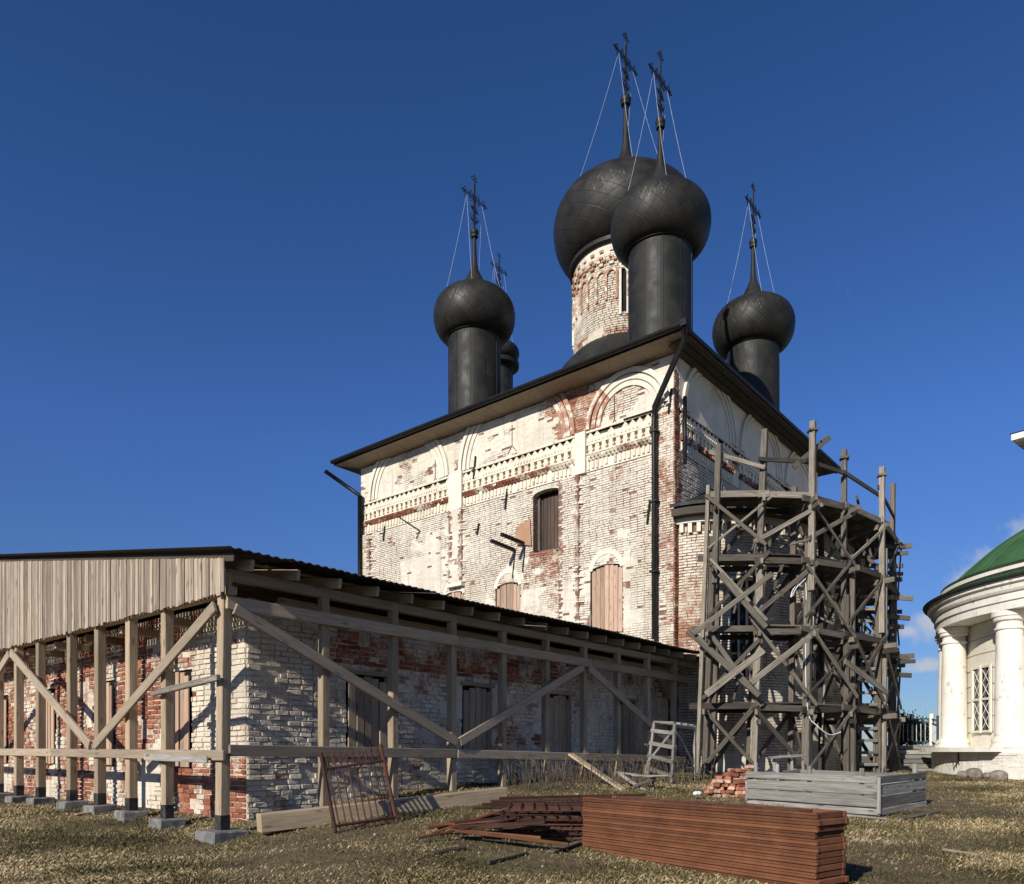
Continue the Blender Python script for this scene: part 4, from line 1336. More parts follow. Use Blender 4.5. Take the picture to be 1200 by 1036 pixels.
for i in range(len(OUT) - 1):
    for L, z in enumerate(LV):
        e0 = rnd.uniform(.15, .5); e1 = rnd.uniform(.1, .4)
        p0, p1 = sp(i, z - .1), sp(i + 1, z - .1)
        d = (p1 - p0).normalized(); nrm_ = Vector((d.y, -d.x, 0)).normalized()
        if nrm_.dot(Vector((p0.x - apc.x, p0.y - apc.y, 0))) < 0: nrm_ = -nrm_
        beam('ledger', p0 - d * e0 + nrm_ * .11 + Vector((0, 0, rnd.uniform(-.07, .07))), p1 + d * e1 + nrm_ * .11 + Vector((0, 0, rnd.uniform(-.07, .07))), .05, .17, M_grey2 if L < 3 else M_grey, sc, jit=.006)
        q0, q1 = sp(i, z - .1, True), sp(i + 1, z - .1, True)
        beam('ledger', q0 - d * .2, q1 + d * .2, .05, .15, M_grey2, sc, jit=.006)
        nb = 4 if L != 0 else 3
        for k in range(nb):
            f = (k + .5) / nb
            a0 = sp(i, z + .02).lerp(sp(i, z + .02, True), f); a1 = sp(i + 1, z + .02).lerp(sp(i + 1, z + .02, True), f)
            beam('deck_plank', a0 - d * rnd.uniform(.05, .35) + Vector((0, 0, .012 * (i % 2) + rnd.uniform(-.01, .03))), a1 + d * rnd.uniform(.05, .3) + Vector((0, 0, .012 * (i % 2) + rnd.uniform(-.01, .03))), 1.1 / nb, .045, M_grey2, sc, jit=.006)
    # cross braces lift by lift
    zl = [gz_w(*OUT[i])] + LV
    for L in range(4):
        z0, z1 = zl[L] + .15, zl[L + 1] - .1
        p0, p1 = sp(i, 0), sp(i + 1, 0)
        d = (p1 - p0); d.z = 0; d.normalize(); nrm_ = Vector((d.y, -d.x, 0))
        if nrm_.dot(Vector((p0.x - apc.x, p0.y - apc.y, 0))) < 0: nrm_ = -nrm_
        for q in (0, 1):
            if rnd.random() < (.3 if L < 2 else .48): continue
            A, B = (z0, z1) if q == 0 else (z1, z0)
            ext = rnd.uniform(0, .35)
            s0 = sp(i, A + rnd.uniform(-.2, .3)) - d * ext + nrm_ * (.16 + .05 * q)
            s1 = sp(i + 1, B + rnd.uniform(-.3, .2)) + d * rnd.uniform(0, .3) + nrm_ * (.16 + .05 * q)
            beam('brace', s0, s1, rnd.uniform(.035, .06), rnd.uniform(.07, .13), M_grey if rnd.random() < .6 else M_grey2, sc, jit=.006)
        if rnd.random() < .5:
            beam('brace', sp(i, z0, True), sp(i + 1, z1, True), .045, .12, M_grey2, sc)
        beam('brace', sp(i, z0) , sp(i, z1, True), .045, .11, M_grey2, sc)
    for q in range(5):                     # odd thin poles and laths left tied in
        f0, f1 = rnd.random(), rnd.random(); za_ = rnd.uniform(.2, 6); zb2 = za_ + rnd.uniform(-.6, 2.2)
        w0 = sp(i, za_).lerp(sp(i + 1, za_), f0).lerp(sp(i, za_, True).lerp(sp(i + 1, za_, True), f0), rnd.uniform(-.1, .9))
        w1 = sp(i, zb2).lerp(sp(i + 1, zb2), f1).lerp(sp(i, zb2, True).lerp(sp(i + 1, zb2, True), f1), rnd.uniform(0, .9))
        if (w1 - w0).length > .7: beam('lath', w0, w1, rnd.uniform(.03, .05), rnd.uniform(.05, .09), M_grey2 if q % 2 else M_grey, sc, jit=.006)
    # guard rails
    for z in (7.9,):
        if i < 5: beam('guard_rail', sp(i, z + (.25 if i == 0 else 0)) - (sp(i + 1, z) - sp(i, z)).normalized() * .2, sp(i + 1, z + rnd.uniform(-.35, .1)), .05, .12, M_grey if i < 1 else M_grey2, sc)
for i in range(len(OUT)):
    for L, z in enumerate(LV):
        o_ = sp(i, z - .22); n_ = sp(i, z - .22, True)
        d = (n_ - o_).normalized()
        beam('transom', o_ - d * rnd.uniform(.25, .65) + Vector((.05, .05, 0)), n_ + d * .3 + Vector((.05, .05, 0)), .07, .15, M_grey, sc, jit=.006)
        if rnd.random() < .6:
            beam('transom', o_ - d * rnd.uniform(.2, .6) + Vector((-.05, -.06, -.16 - rnd.uniform(0, .2))), n_ + d * .1 + Vector((-.05, -.06, -.2)), .06, .13, M_grey2, sc)
# big crossed boards low on the near corner, projecting to the left of it
for (u0, v0, u1, v1, ya, yb_, w) in ((806, 738, 890, 815, 20.3, 20.1, .16), (827, 814, 895, 762, 20.1, 19.9, .17), (812, 743, 905, 672, 20.2, 20.0, .13), (880, 800, 950, 745, 20.0, 20.1, .14), (990, 775, 1040, 812, 20.9, 21.8, .16), (843, 672, 898, 735, 20.1, 20.1, .15), (930, 548, 972, 512, 20.7, 21.0, .15)):
    beam('brace', P(u0, v0, ya), P(u1, v1, yb_), .05, w, M_grey, sc, jit=.008)
# apron of short boards sticking out at the far end
for (v, l, k) in ((642, .55, 0), (680, .45, 1), (700, .8, 0), (722, .7, 1), (735, .5, 1), (768, .7, 0), (790, .75, 1)):
    q = P(1042, v, 25.0)
    beam('outrigger', q - C(.3, .1), q + C(l, .05) + Vector((0, 0, rnd.uniform(-.08, .08))), .07, .15, M_grey if k == 0 else M_grey2, sc)
# ladder inside the scaffold
lad = thing('ladder', P(1012, 900, 22.6), 'narrow timber ladder standing inside the scaffold', 'ladder')
for du in (0, .42): beam('stile', P(1008, 905, 22.8) + C(du, 0), P(1010, 690, 23.2) + C(du, 0), .06, .08, M_grey2, lad, up=(1, 0, 0))
for k in range(15): beam('rung', P(1008, 896 - k * 14, 22.75 + .02 * k) + C(-.06, -.04), P(1008, 896 - k * 14, 22.75 + .02 * k) + C(.5, -.04), .05, .09, M_grey, lad)
# white hose slung on the posts
hz = [P(u, v, y) for u, v, y in ((949, 655, 20.75), (946, 675, 20.7), (934, 688, 20.5), (927, 700, 20.5), (930, 690, 20.6), (943, 680, 20.7), (945, 720, 20.75), (944, 780, 20.7), (947, 835, 20.6), (957, 850, 20.5), (972, 861, 20.6), (985, 858, 20.8))]
m = MB(); m.tube(smooth_prof([tuple(p) for p in hz], 4), .013, 6); tag(m.build('hose', M_paper, smooth=True), 'white hose slung down the middle scaffold post', 'hose')

# ================================================================ PLANK BOX
fc, lc, rcn = C(5.98, 12.5), C(4.45, 14.5), C(7.55, 14.0)
pb_root = thing('plank_box', (fc.x, fc.y, -1.05), 'low open enclosure of silvery weathered boards in front of the scaffold', 'enclosure')
bc_ = lc + rcn - fc
rnd = random.Random(4)
zt_, hb = -.385, .165
for (a, b, n) in ((fc, lc, 4), (fc, rcn, 4), (lc, bc_, 4), (rcn, bc_, 4)):
    inw = ((lc + rcn) / 2 - (a + b) / 2).normalized()
    d = (b - a).normalized()
    z = -1.04
    hs = [.13, .2, .19, .14]
    for k in range(n):
        hgt = hs[k]
        beam('board', a + d * rnd.uniform(-.03, .02) + Vector((0, 0, z + hgt / 2)) - inw * rnd.uniform(0, .02), b + d * rnd.uniform(-.03, .03) + Vector((0, 0, z + hgt / 2 + rnd.uniform(-.008, .008) + .03)) - inw * rnd.uniform(0, .012), .04, hgt - .02, M_silver, pb_root, jit=.004)
        z += hgt
for a, b, fs in ((fc, lc, (.1, .5, .95)), (fc, rcn, (.85,)), (lc, bc_, (.5,))):
    for f in fs:
        p = a.lerp(b, f) + ((lc + rcn) / 2 - a.lerp(b, f)).normalized() * .06
        beam('stake', (p.x, p.y, -1.1), (p.x, p.y, -.22 + rnd.uniform(-.04, .04)), .07, .05, M_silver, pb_root, up=(1, 0, 0))
beam('cleat', fc + Vector((-.03, -.02, -1.0)), fc + Vector((-.03, -.02, -.4)), .06, .05, M_silver, pb_root, up=(1, 0, 0))

# ================================================================ BRICK HEAP (each brick a thing)
bm = []
for k in range(5):
    rr = random.Random(50 + k); m = MB(); m.add(*cbox(.25 if k < 3 else .16, .12, .068, .008, .006, rr)); me = bpy.data.meshes.new('loose_brick'); me.from_pydata(m.v, [], m.f); me.materials.append((M_redbrick, M_redbrick2, M_redbrick3, M_redbrick2, M_redbrick)[k]); bm.append(me)
rnd = random.Random(6)
cnt = 0
for row in range(3):
    for L in range(10):
        x0 = 3.93 + .012 * L * L + rnd.uniform(-.07, .07); x1 = 4.86
        if L > 7: x0 += .12
        x = x0
        while x < x1 - .05:
            wgt = rnd.choice((.25, .14, .25, .17))
            o = bpy.data.objects.new('loose_brick', bm[rnd.choice((0, 1, 2) if wgt == .25 else (3, 4))])
            endon = wgt < .2
            q = C(x + wgt / 2, 15.45 + row * .2 + rnd.uniform(-.04, .04), gz(x, 15.45) + .03 + L * .072 + rnd.uniform(-.006, .008))
            link(o, None, Matrix.Translation(q) @ Matrix.Rotation(R(-50.1) + (R(90) if endon else 0) + rnd.uniform(-.5, .5), 4, 'Z') @ Matrix.Rotation(rnd.uniform(-.16, .16), 4, 'X') @ Matrix.Rotation(rnd.uniform(-.1, .1), 4, 'Y'))
            tag(o, 'old red brick in the rough heap left of the plank box', 'brick', 'bricks in the heap beside the plank box')
            x += wgt + .01; cnt += 1

# ================================================================ STEEL PANEL STACK
rgt = C(2.87, 7.2); lft = C(.91, 9.85)
ed = (lft - rgt).normalized(); wdv = Vector((-ed.y, ed.x, 0))
if wdv.dot(C(1, 0)) < 0: wdv = -wdv
Ls = (lft - rgt).length; Wd = .52; NP = 12; z0 = -1.33
ordn = ['topmost', 'second from the top', 'third from the top', 'fourth from the top', 'fifth from the top', 'sixth from the top', 'sixth from the bottom', 'fifth from the bottom', 'fourth from the bottom', 'third from the bottom', 'second from the bottom', 'lowest']
rnd = random.Random(2)
hp = .0635
for k in range(NP):
    kk = NP - 1 - k
    off = rgt + ed * rnd.uniform(-.03, .03) + wdv * rnd.uniform(-.012, .012)
    root = thing('steel_panel', off + Vector((0, 0, z0 + k * hp)), 'rusty brown steel panel, %s in the tall stack' % ordn[kk], 'steel panel', 'rusty steel panels in the stack')
    lz = z0 + k * hp + hp / 2
    h = hp - .004 - (.004 if k in (2, 4) else 0)
    zz = Vector((0, 0, lz))
    up = (0, 0, 1)
    # channel frame: lip, web, lip
    for s_, nm in ((0, 'side_rail'), (Wd - .05, 'side_rail')):
        a = off + wdv * (s_ + .025); beam(nm, a + zz, a + ed * Ls + zz, .05, h, M_rust, root, up, c=.006)
    if True:
        a = off - wdv * .004
        beam('flange', a + zz + Vector((0, 0, h * .3)), a + ed * Ls + zz + Vector((0, 0, h * .3)), .012, h * .3, M_rust, root, up, c=.003)
    for f in (0.008, Ls - .058):
        a = off + ed * (f + .025); beam('end_rail', a + wdv * .052 + zz, a + wdv * (Wd - .052) + zz, .05, h, M_rust, root, up, c=.006)
    if k == NP - 1:
        m = MB(); a = off + ed * .34; c_ = off + ed * (Ls - .3)
        pts = [a + wdv * .04, c_ + wdv * .04, c_ + wdv * (Wd - .04), a + wdv * (Wd - .04)]
        m.hexa([p + Vector((0, 0, lz + h / 2 - .012)) for p in pts] + [p + Vector((0, 0, lz + h / 2 - .004)) for p in pts]); m.build('face_sheet', M_rust, root)
        for j in range(9):
            a = off + ed * (.35 + .32 * j)
            beam('end_rail', a + wdv * .05 + zz, a + wdv * (Wd - .05) + zz, .03, h * .8, M_rust, root, up) if j in (0, 8) else None
            for s_ in (.16, .36):
                m = MB(); b_c = a + ed * .1 + wdv * s_; m.add(*cbox(.07, .035, .012, .003)); m.build('slot', M_rust_dark, root, Matrix.Translation(b_c + Vector((0, 0, lz + h / 2 - .002))) @ Matrix.Rotation(math.atan2(ed.y, ed.x), 4, 'Z'))
    else:
        m = MB(); a = off + ed * .06; c_ = off + ed * (Ls - .06)
        pts = [a + wdv * .052, c_ + wdv * .052, c_ + wdv * (Wd - .052), a + wdv * (Wd - .052)]
        m.hexa([p + Vector((0, 0, lz - .004)) for p in pts] + [p + Vector((0, 0, lz + .004)) for p in pts]); m.build('face_sheet', M_rust, root)

# ================================================================ RUSTY FENCE SECTIONS, LAID AND LEANING
rnd = random.Random(12)
NS = 7
for k in range(NS):
    ang = rnd.uniform(-.03, .03)
    q = C(-.1 + rnd.uniform(-.06, .06), 9.95 + rnd.uniform(-.05, .05), gz(.5, 10) + .05 + k * .062)
    ex = C(math.cos(ang), math.sin(ang) + .02); ey = C(-math.sin(ang), math.cos(ang))
    root = thing('iron_fence_section', q, 'flat rusty iron fence section, %s of the low pile left of the panel stack' % (['lowest', 'second lowest', 'third lowest', 'middle', 'third highest', 'second highest', 'topmost'][k]), 'fence section', 'rusty fence sections in the low pile')
    for s_ in (0, .45, 1.0): beam('rail', q + ey * s_, q + ex * 1.7 + ey * s_, .04, .04, M_rust_dark, root)
    for j in range(11): beam('bar', q + ex * (.03 + .162 * j) + Vector((0, 0, .025)) - ey * .05, q + ex * (.03 + .162 * j) + Vector((0, 0, .025)) + ey * 1.3, .02, .018, M_rust_dark, root)
# tangle of bars at its left end
for k in range(22):
    f = rnd.random()
    a = C(-1.25 + 1.0 * f + rnd.uniform(-.1, .1), 9.5 + .9 * f + rnd.uniform(-.25, .3))
    ang = rnd.uniform(.2, .75) if k % 3 else rnd.uniform(-.35, .1)
    l = rnd.uniform(.8, 1.6)
    dx, dy = math.cos(ang) * l, math.sin(ang) * l
    ca = to_cam(a.x, a.y)
    za = gz(*ca) + .04 + rnd.uniform(0, .12) + f * .12; zb_ = gz(ca[0] + dx, ca[1] + dy) + .05 + rnd.uniform(.0, .2) + .12 * (1 - abs(ca[0] + dx) / 2)
    o = beam('iron_bar', a + Vector((0, 0, za)), a + C(dx, dy) + Vector((0, 0, zb_)), rnd.choice((.035, .05, .09)), rnd.choice((.03, .04)), M_rust if k % 4 == 0 else M_rust_dark)
    tag(o, 'rusty iron bar in the tangle spilling left of the flat fence pile', 'iron bar', 'rusty bars in the tangle')
for k in range(4):
    a = C(-.55 + .12 * k, 10.6 + .25 * k); l = 2.3
    o = beam('iron_bar', a + Vector((0, 0, gz(-.4, 10.8) + .30 + .03 * k)), a + C(l, .5 + .1 * k) + Vector((0, 0, gz(1.5, 11.2) + .34 + .03 * k)), .06, .04, M_rust_dark)
    tag(o, '%s of the four long rusty bars lying across the back of the fence pile' % ('nearest', 'second', 'third', 'farthest')[k], 'iron bar', 'long bars across the fence pile')
# leaning grille
bl_, br_, tl_, tr_ = P(393, 974, 10.55), P(465, 963, 11.25), P(376, 884, 10.95), P(446, 874, 11.6)
gr = thing('iron_grille', bl_, 'rusty iron fence grille with spear tops leaning on the timber beam', 'grille')


def gq(s, f): return bl_.lerp(br_, s).lerp(tl_.lerp(tr_, s), f)


for s in (0, 1): beam('stile', gq(s, -.02), gq(s, 1.02), .045, .05, M_rust_dark, gr, up=(0, 1, 0))
for f in (.06, .80): beam('rail', gq(0, f), gq(1, f), .05, .035, M_rust_dark, gr)
n = 9
for k in range(n):
    s = (k + .7) / (n + .4)
    m = MB(); m.tube([gq(s, -.02), gq(s, .98), gq(s, 1.04)], [.011, .011, .004], 6)
    m.build('bar', M_rust_dark, gr)
    m = MB(); c = gq(s, .9); du = (gq(1, 0) - gq(0, 0)).normalized(); dv = (gq(0, 1) - gq(0, 0)).normalized()
    for q in (-1, 1):
        m.tube([gq(s, .82), c + du * q * .03 - dv * .02, c + du * q * .036 + dv * .03, c + du * q * .015 + dv * .07, c + du * q * .005 + dv * .03], .006, 4)
    m.build('spear_scroll', M_rust_dark, gr)

# ================================================================ TIMBER BEAM ON THE GROUND AND LOOSE PLANKS
b0 = P(303, 965, 10.85); b1 = P(591, 931.5, 13.35)
tag(beam('timber_beam', b0, b1, .2, .27, M_post, None, c=.012), 'long squared timber beam lying along the shaded wall', 'beam')
for f, nm in ((.42, 'block'), (.88, 'block')):
    q = b0.lerp(b1, f); g = gz_w(q.x, q.y); hgt = max(.06, q.z - .137 - g + .05)
    m = MB(); m.add(*cbox(.2, .3, hgt, .01, .01)); o = m.build('bearer_block', M_grey2, None, Matrix.Translation((q.x, q.y, g - .05 + hgt / 2)) @ Matrix.Rotation(rnd.uniform(0, 1), 4, 'Z'))
    tag(o, 'short wood block under the %s of the long timber beam' % ('middle' if f < .5 else 'far end'), 'wood block')
tag(beam('leaning_plank', P(669, 884, 17.0), P(738, 931, 15.9), .2, .05, M_post), 'pale plank leaning with its high end on the rail', 'plank')
# step platform
st = thing('step_platform', P(786, 919, 17.4), 'home-made whitish step ladder with platform top by the shed end', 'step ladder')
fl, fr, bk = P(759, 908, 18.0), P(787, 918, 17.5), P(814, 913, 18.6)
bl2 = fl + (bk - fr)
tf, tr2 = P(767, 847, 18.1), P(791, 848, 17.7)
tb2 = P(814, 851, 18.5); tb1 = tf + (tb2 - tr2)
for p0, p1 in ((fl, tf), (fr, tr2), (bk, tb2), (bl2, tb1)): beam('leg', p0, p1, .08, .06, M_silver, st, up=(0, 1, 0))
for k in range(4):
    f = .12 + .24 * k
    beam('tread', fl.lerp(tf, f) - (fr - fl).normalized() * .05, fr.lerp(tr2, f) + (fr - fl).normalized() * .04, .12, .085, M_silver, st)
for k in range(4):
    f = k / 3
    beam('top_board', tf.lerp(tb1, f) + Vector((0, 0, .02)), tr2.lerp(tb2, f) + Vector((0, 0, .02)), .13, .05, M_silver, st)
beam('side_rail', tr2 - Vector((0, 0, .06)), tb2 - Vector((0, 0, .06)), .05, .08, M_silver, st)
beam('stay', tr2 - Vector((0, 0, .15)), bk + Vector((0, 0, .35)), .04, .07, M_silver, st)
beam('stay', fl + Vector((0, 0, .3)), tr2 - Vector((0, 0, .1)), .03, .05, M_silver, st)
beam('stay', fr + Vector((0, 0, .28)), bk + Vector((0, 0, .28)), .03, .06, M_silver, st)
# broken low trestle
tr = thing('low_trestle', P(750, 922, 16.5), 'broken low trestle of pale boards in front of the step ladder', 'trestle')
beam('top_board', P(723, 905, 16.6), P(768, 911, 16.4), .16, .04, M_silver, tr)
beam('top_board', P(740, 909, 16.2), P(782, 909, 16.2), .13, .03, M_silver, tr)
beam('leg', P(725, 906, 16.5), P(762, 931, 16.1), .05, .07, M_silver, tr)
beam('leg', P(768, 912, 16.3), P(742, 922, 16.1), .04, .06, M_silver, tr)
beam('leg', P(765, 911, 16.5), P(765, 932, 16.4), .05, .06, M_silver, tr)
# little sawhorse bench between scaffold and box
sb = thing('bench', P(925, 915, 16.4), 'small rough plank bench behind the plank box', 'bench')
beam('seat', P(902, 888, 17.2), P(945, 885, 17.2), .2, .06, M_silver, sb)
for u in (907, 928, 941): beam('leg', P(u, 890, 17.25), P(u + 1, 922, 17.25), .06, .05, M_silver, sb, up=(1, 0, 0))
# scraps
m = MB(); q = P(815, 931, 15.0)
for k in range(5): m.ball((q.x + random.uniform(-.14, .14), q.y + random.uniform(-.06, .06), q.z + .01), random.uniform(.04, .07), 6)
m.v = [(x, y, q.z - .02 + max(0, (z - q.z + .04)) * .75 + .02 * noise.noise(Vector((x * 30, y * 30, z * 30)))) for x, y, z in m.v]
tag(m.build('plastic_bag', M_paper, smooth=True), 'crumpled white plastic bag beside the brick heap', 'bag')


def flat_on(u, v, dy=0):
    # depth where the ground passes under this pixel
    y = 30.0
    t_ = (u - 600) / 897
    for yy_ in np.arange(6.5, 30, .05):
        if (v - 882) / 897 * yy_ >= -gz(t_ * yy_, yy_): y = yy_; break
    q = P(u, v, y); q.z = gz_w(q.x, q.y)
    return q


for lab, u0, v0, u1, v1, w, mt in (('pale broken board lying on the grass near the footings', 88, 957, 106, 955, .12, M_board), ('grey plank end lying in the grass before the iron bars', 505, 1004, 545, 997, .1, M_grey2),
                                   ('thin grey lath lying in front of the panel stack', 572, 1016, 618, 1004, .04, M_grey2), ('flat grey board lying at the foot of the plank box', 985, 957, 1040, 963, .12, M_grey),
                                   ('second board lying right of the plank box in the turf', 1055, 962, 1100, 953, .12, M_grey2), ('short dark plank against the left end of the panel stack', 645, 1002, 680, 990, .1, M_grey2), ('straw-pale stick lying on the bare earth at right', 1104, 1000, 1146, 1006, .025, M_brace)):
    a, b = flat_on(u0, v0), flat_on(u1, v1)
    tag(beam('ground_plank', a + Vector((0, 0, .035)), b + Vector((0, 0, .035)), w, .03, mt, None, jit=.005), lab, 'plank')
rnd = random.Random(77)
m = MB()
for k in range(90):
    u, v = rnd.uniform(0, 1200), rnd.uniform(935, 1034)
    q = flat_on(u, v); r = rnd.choice((.007, .01, .012, .018)) * rnd.uniform(.7, 1.3)
    if q.x > 6.4 and q.y > 10.7: continue
    m.ball((q.x, q.y, q.z + r * .3), r, 4)
tag(m.build('pebbles', mat_flat('pebble', (.36, .32, .26), .9, .4)), 'pale chips and pebbles scattered over the turf', 'pebbles', kind='stuff')
# dead weed stalks along the shaded wall
m = MB()
for k in range(420):
    f = rnd.random()
    u = 600 + 225 * f + rnd.uniform(-12, 12)
    y = 15.3 + 2.9 * f + rnd.uniform(-.9, .9)
    x = (u - 600) / 897 * y
    q = C(x, y, gz(x, y)); h = rnd.uniform(.2, .75)
    dx, dy = rnd.uniform(-.5, .5), rnd.uniform(-.5, .5)
    m.tube([q, q + Vector((dx * .15, dy * .15, h * .5)), q + Vector((dx * .5 * h, dy * .5 * h, h * .85)), q + Vector((dx * h, dy * h, h * rnd.uniform(.7, 1)))], [.006, .005, .004, .003], 3, False)
tag(m.build('dry_weeds', mat_flat('weed_straw', (.17, .13, .09), .9, .4)), 'tangled dead weed stalks along the foot of the shaded wall', 'weeds', kind='stuff')

# ================================================================ ROTUNDA
RC = C(19.36, 22.9); RX, RY = RC.x, RC.y
rot = thing('rotunda_chapel', (RX, RY, -.7), 'round cream chapel with white columns and green dome at the right edge', 'chapel')
FAC = math.atan2(-RY, -RX)
m = MB(); m.lathe([(6.0, -1.2), (5.98, -.3), (5.95, .12), (5.7, .13), (4.9, .14)], RX, RY, 96); m.build('plinth', M_white, rot)
def MPL(s, z, d):
    a = s / 5.98
    return Vector((RX + (5.97 + d) * math.cos(a), RY + (5.97 + d) * math.sin(a), z))


bricks('plinth_brick', rot, MPL, (FAC - R(100)) * 5.98, (FAC + R(40)) * 5.98, -1.15, .0, M_rot_brick, (), lambda s, z: .02 + .3 * nz2(s, z, .9, 3) + (.12 if z < -.4 else 0), lambda s, z: 1 if nz2(s, z, .8, 5) > .12 else 0, None, bl=.26, bh=.082, gap=.012, proud=.014, seed=61)
# front of the plinth breaks forward under each column pair: slab ledge seen in shadow
aA = FAC
col_ang = []
for k in range(12):
    col_ang.append(FAC - R((36.3, 67, 84, 115, 132, 163, 180, 211, 228, 259, 276, 307)[k]))


def colpos(a, r=5.45): return RX + r * math.cos(a), RY + r * math.sin(a)


for a in col_ang:
    x, y = colpos(a)
    m = MB(); m.lathe([(.46, .14), (.46, .24), (.43, .25), (.45, .33), (.43, .42), (.38, .44), (.375, .5), (.372, 1.2), (.36, 2.2), (.335, 3.3), (.33, 3.45), (.375, 3.47), (.38, 3.53), (.33, 3.55), (.325, 3.68), (.40, 3.72), (.42, 3.82), (.45, 3.83), (.45, 3.97), (.4, 3.98)], x, y, 32)
    m.build('column', M_white, rot, smooth=False)
m = MB()
for k in range(8):                                      # rusticated wall, one ring of ashlar per course
    z0_ = .14 + k * .48
    m.lathe([(5.02, z0_), (5.06, z0_ + .015), (5.06, z0_ + .455), (5.02, z0_ + .47), (5.02, z0_ + .48)], RX, RY, 96)
m.build('wall', M_cream, rot)
m = MB(); m.lathe([(4.95, 3.985), (5.85, 3.98), (5.85, 4.2), (5.9, 4.22), (5.9, 4.42), (5.96, 4.44), (6.0, 4.5), (6.02, 4.62), (6.1, 4.66), (6.1, 4.78), (5.9, 4.82)], RX, RY, 120); m.build('entablature', M_white, rot)
m = MB(); m.lathe([(6.04, 4.785), (6.22, 4.795), (6.24, 4.835), (6.0, 4.93), (5.75, 5.02), (5.72, 5.3), (5.5, 5.36)], RX, RY, 120); m.build('cornice_roof', M_green_dark, rot)
m = MB(); m.lathe([(5.74, 5.03), (5.745, 5.2)], RX, RY, 120); m.build('drum_band', M_white, rot)
HD = 2.5; RS = (5.5 ** 2 + HD * HD) / (2 * HD); AM = math.asin(5.5 / RS)
pr = [(RS * math.sin(AM * (1 - k / 16)) + (.02 if k == 16 else 0), 5.34 + RS * math.cos(AM * (1 - k / 16)) - RS + HD) for k in range(17)]
m = MB(); m.lathe(pr, RX, RY, 96)
dome = m.build('dome', M_green, rot, smooth=True)
m = MB()
for k in range(24):
    a = 2 * math.pi * k / 24
    m.tube([(RX + (r + .01) * math.cos(a), RY + (r + .01) * math.sin(a), z + .01) for r, z in pr], .018, 4, False)
o = m.build('dome_seam', M_green, dome); o['kind'] = 'stuff'


def MW(s, z, d):
    a = s / 5.06
    return Vector((RX + (5.06 + d) * math.cos(a), RY + (5.06 + d) * math.sin(a), z))


for k in (54, 99.5, 147.5, 195.5, 243.5, 291.5, 331.5, 10):
    a = FAC - R(k)
    s = a * 5.06
    m = MB(); pbox(m, MW, s - .5, s + .5, .62, 2.62, -.05, .035)
    w = m.build('window', M_glass, rot)
    m = MB()
    for f in (-.5, 0, .5): pbox(m, MW, s + f - .035, s + f + .035, .6, 2.64, .036, .1)
    for z in (.64, 1.62, 2.6): pbox(m, MW, s - .53, s + .53, z - .035, z + .035, .0365, .101)
    m.build('window_frame', M_cream, w)
    m = MB()
    for c in (-.25, .25):
        for z in (1.13, 2.11):
            for (p, q) in (((-.16, -.4), (.16, 0)), ((.16, -.4), (-.16, 0)), ((-.16, .4), (.16, 0)), ((.16, .4), (-.16, 0))):
                m.tube([MW(s + c + p[0], z + p[1], .055), MW(s + c + q[0], z + q[1], .055)], .009, 4)
    m.build('window_grille', M_white, w)
# ledge slab and iron stand on the plinth
a = FAC - R(60)
m = MB()
for i in range(8):
    t0, t1 = FAC - R(74) + R(5) * i, FAC - R(74) + R(5) * (i + 1)
    m.hexa([Vector((RX + r * math.cos(tt), RY + r * math.sin(tt), z)) for z in (.02, .16) for r, tt in ((5.9, t0), (5.9, t1), (6.35, t1), (6.35, t0))])
m.build('ledge', M_white, rot)
q = P(1123, 892, 23.0)
m = MB(); m.tube([P(1123, 880, 22.9), P(1123, 894, 22.9)], .02, 5); m.tube([P(1116, 893, 22.9), P(1130, 891, 22.9)], .03, 5)
for u in (1117, 1120.5, 1124, 1127, 1130): m.tube([P(u, 893, 22.9), P(u, 897, 22.9)], .014, 4)
m.build('wall_hook', M_iron, rot)
# rocks
rnd = random.Random(31)
for lab, u, v, r in (('small dark fieldstone, first in the row at the chapel base', 1129, 909, .13), ('long brown fieldstone lying against the chapel base', 1143, 908, .2), ('small low fieldstone between the two big stones', 1156, 910, .11), ('largest round fieldstone at the chapel base', 1168, 910, .22)):
    q = P(u, v, 21.0); m = MB(); m.ball((0, 0, 0), r, 9)
    m.v = [tuple(Vector(p) * (1 + .35 * noise.noise(Vector(p) * 3 + Vector((u, 0, 0))))) for p in m.v]
    m.v = [(x * 1.15, y, z * .8) for x, y, z in m.v]
    tag(m.build('fieldstone', M_stone, None, Matrix.Translation((q.x, q.y, q.z + r * .12)) @ Matrix.Rotation(R(-50 + rnd.uniform(-20, 20)), 4, 'Z'), smooth=True), lab, 'stone')
# steps and railing left of the rotunda
sp_ = thing('porch_steps', P(1075, 905, 26.5), 'broad flight of boarded steps left of the round chapel', 'steps')
for k in range(6):
    a, b = P(1030, 903 - k * 5.4, 25.6 + .28 * k), P(1103, 903 - k * 5.4, 25.2 + .28 * k)
    beam('step', a, b, .34, .14, M_silver, sp_, c=.01)
    m = MB(); d = C(0, .14); m.hexa([a + d + Vector((0, 0, -.3)), b + d + Vector((0, 0, -.3)), b + d * 1.2 + Vector((0, 0, -.3)), a + d * 1.2 + Vector((0, 0, -.3)), a + d + Vector((0, 0, -.02)), b + d + Vector((0, 0, -.02)), b + d * 1.2 + Vector((0, 0, -.02)), a + d * 1.2 + Vector((0, 0, -.02))]); m.build('riser', M_grey2, sp_)
m = MB(); q0, q1, q2, q3 = P(1028, 876, 27.2), P(1104, 876, 26.8), P(1115, 876, 31), P(1030, 876, 31)
m.hexa([p + Vector((0, 0, -1.0)) for p in (q0, q1, q2, q3)] + [q0, q1, q2, q3]); m.build('landing', M_grey2, sp_)
rl = thing('iron_railing', P(1068, 872, 27.5), 'dark iron railing with white end post above the steps', 'railing')
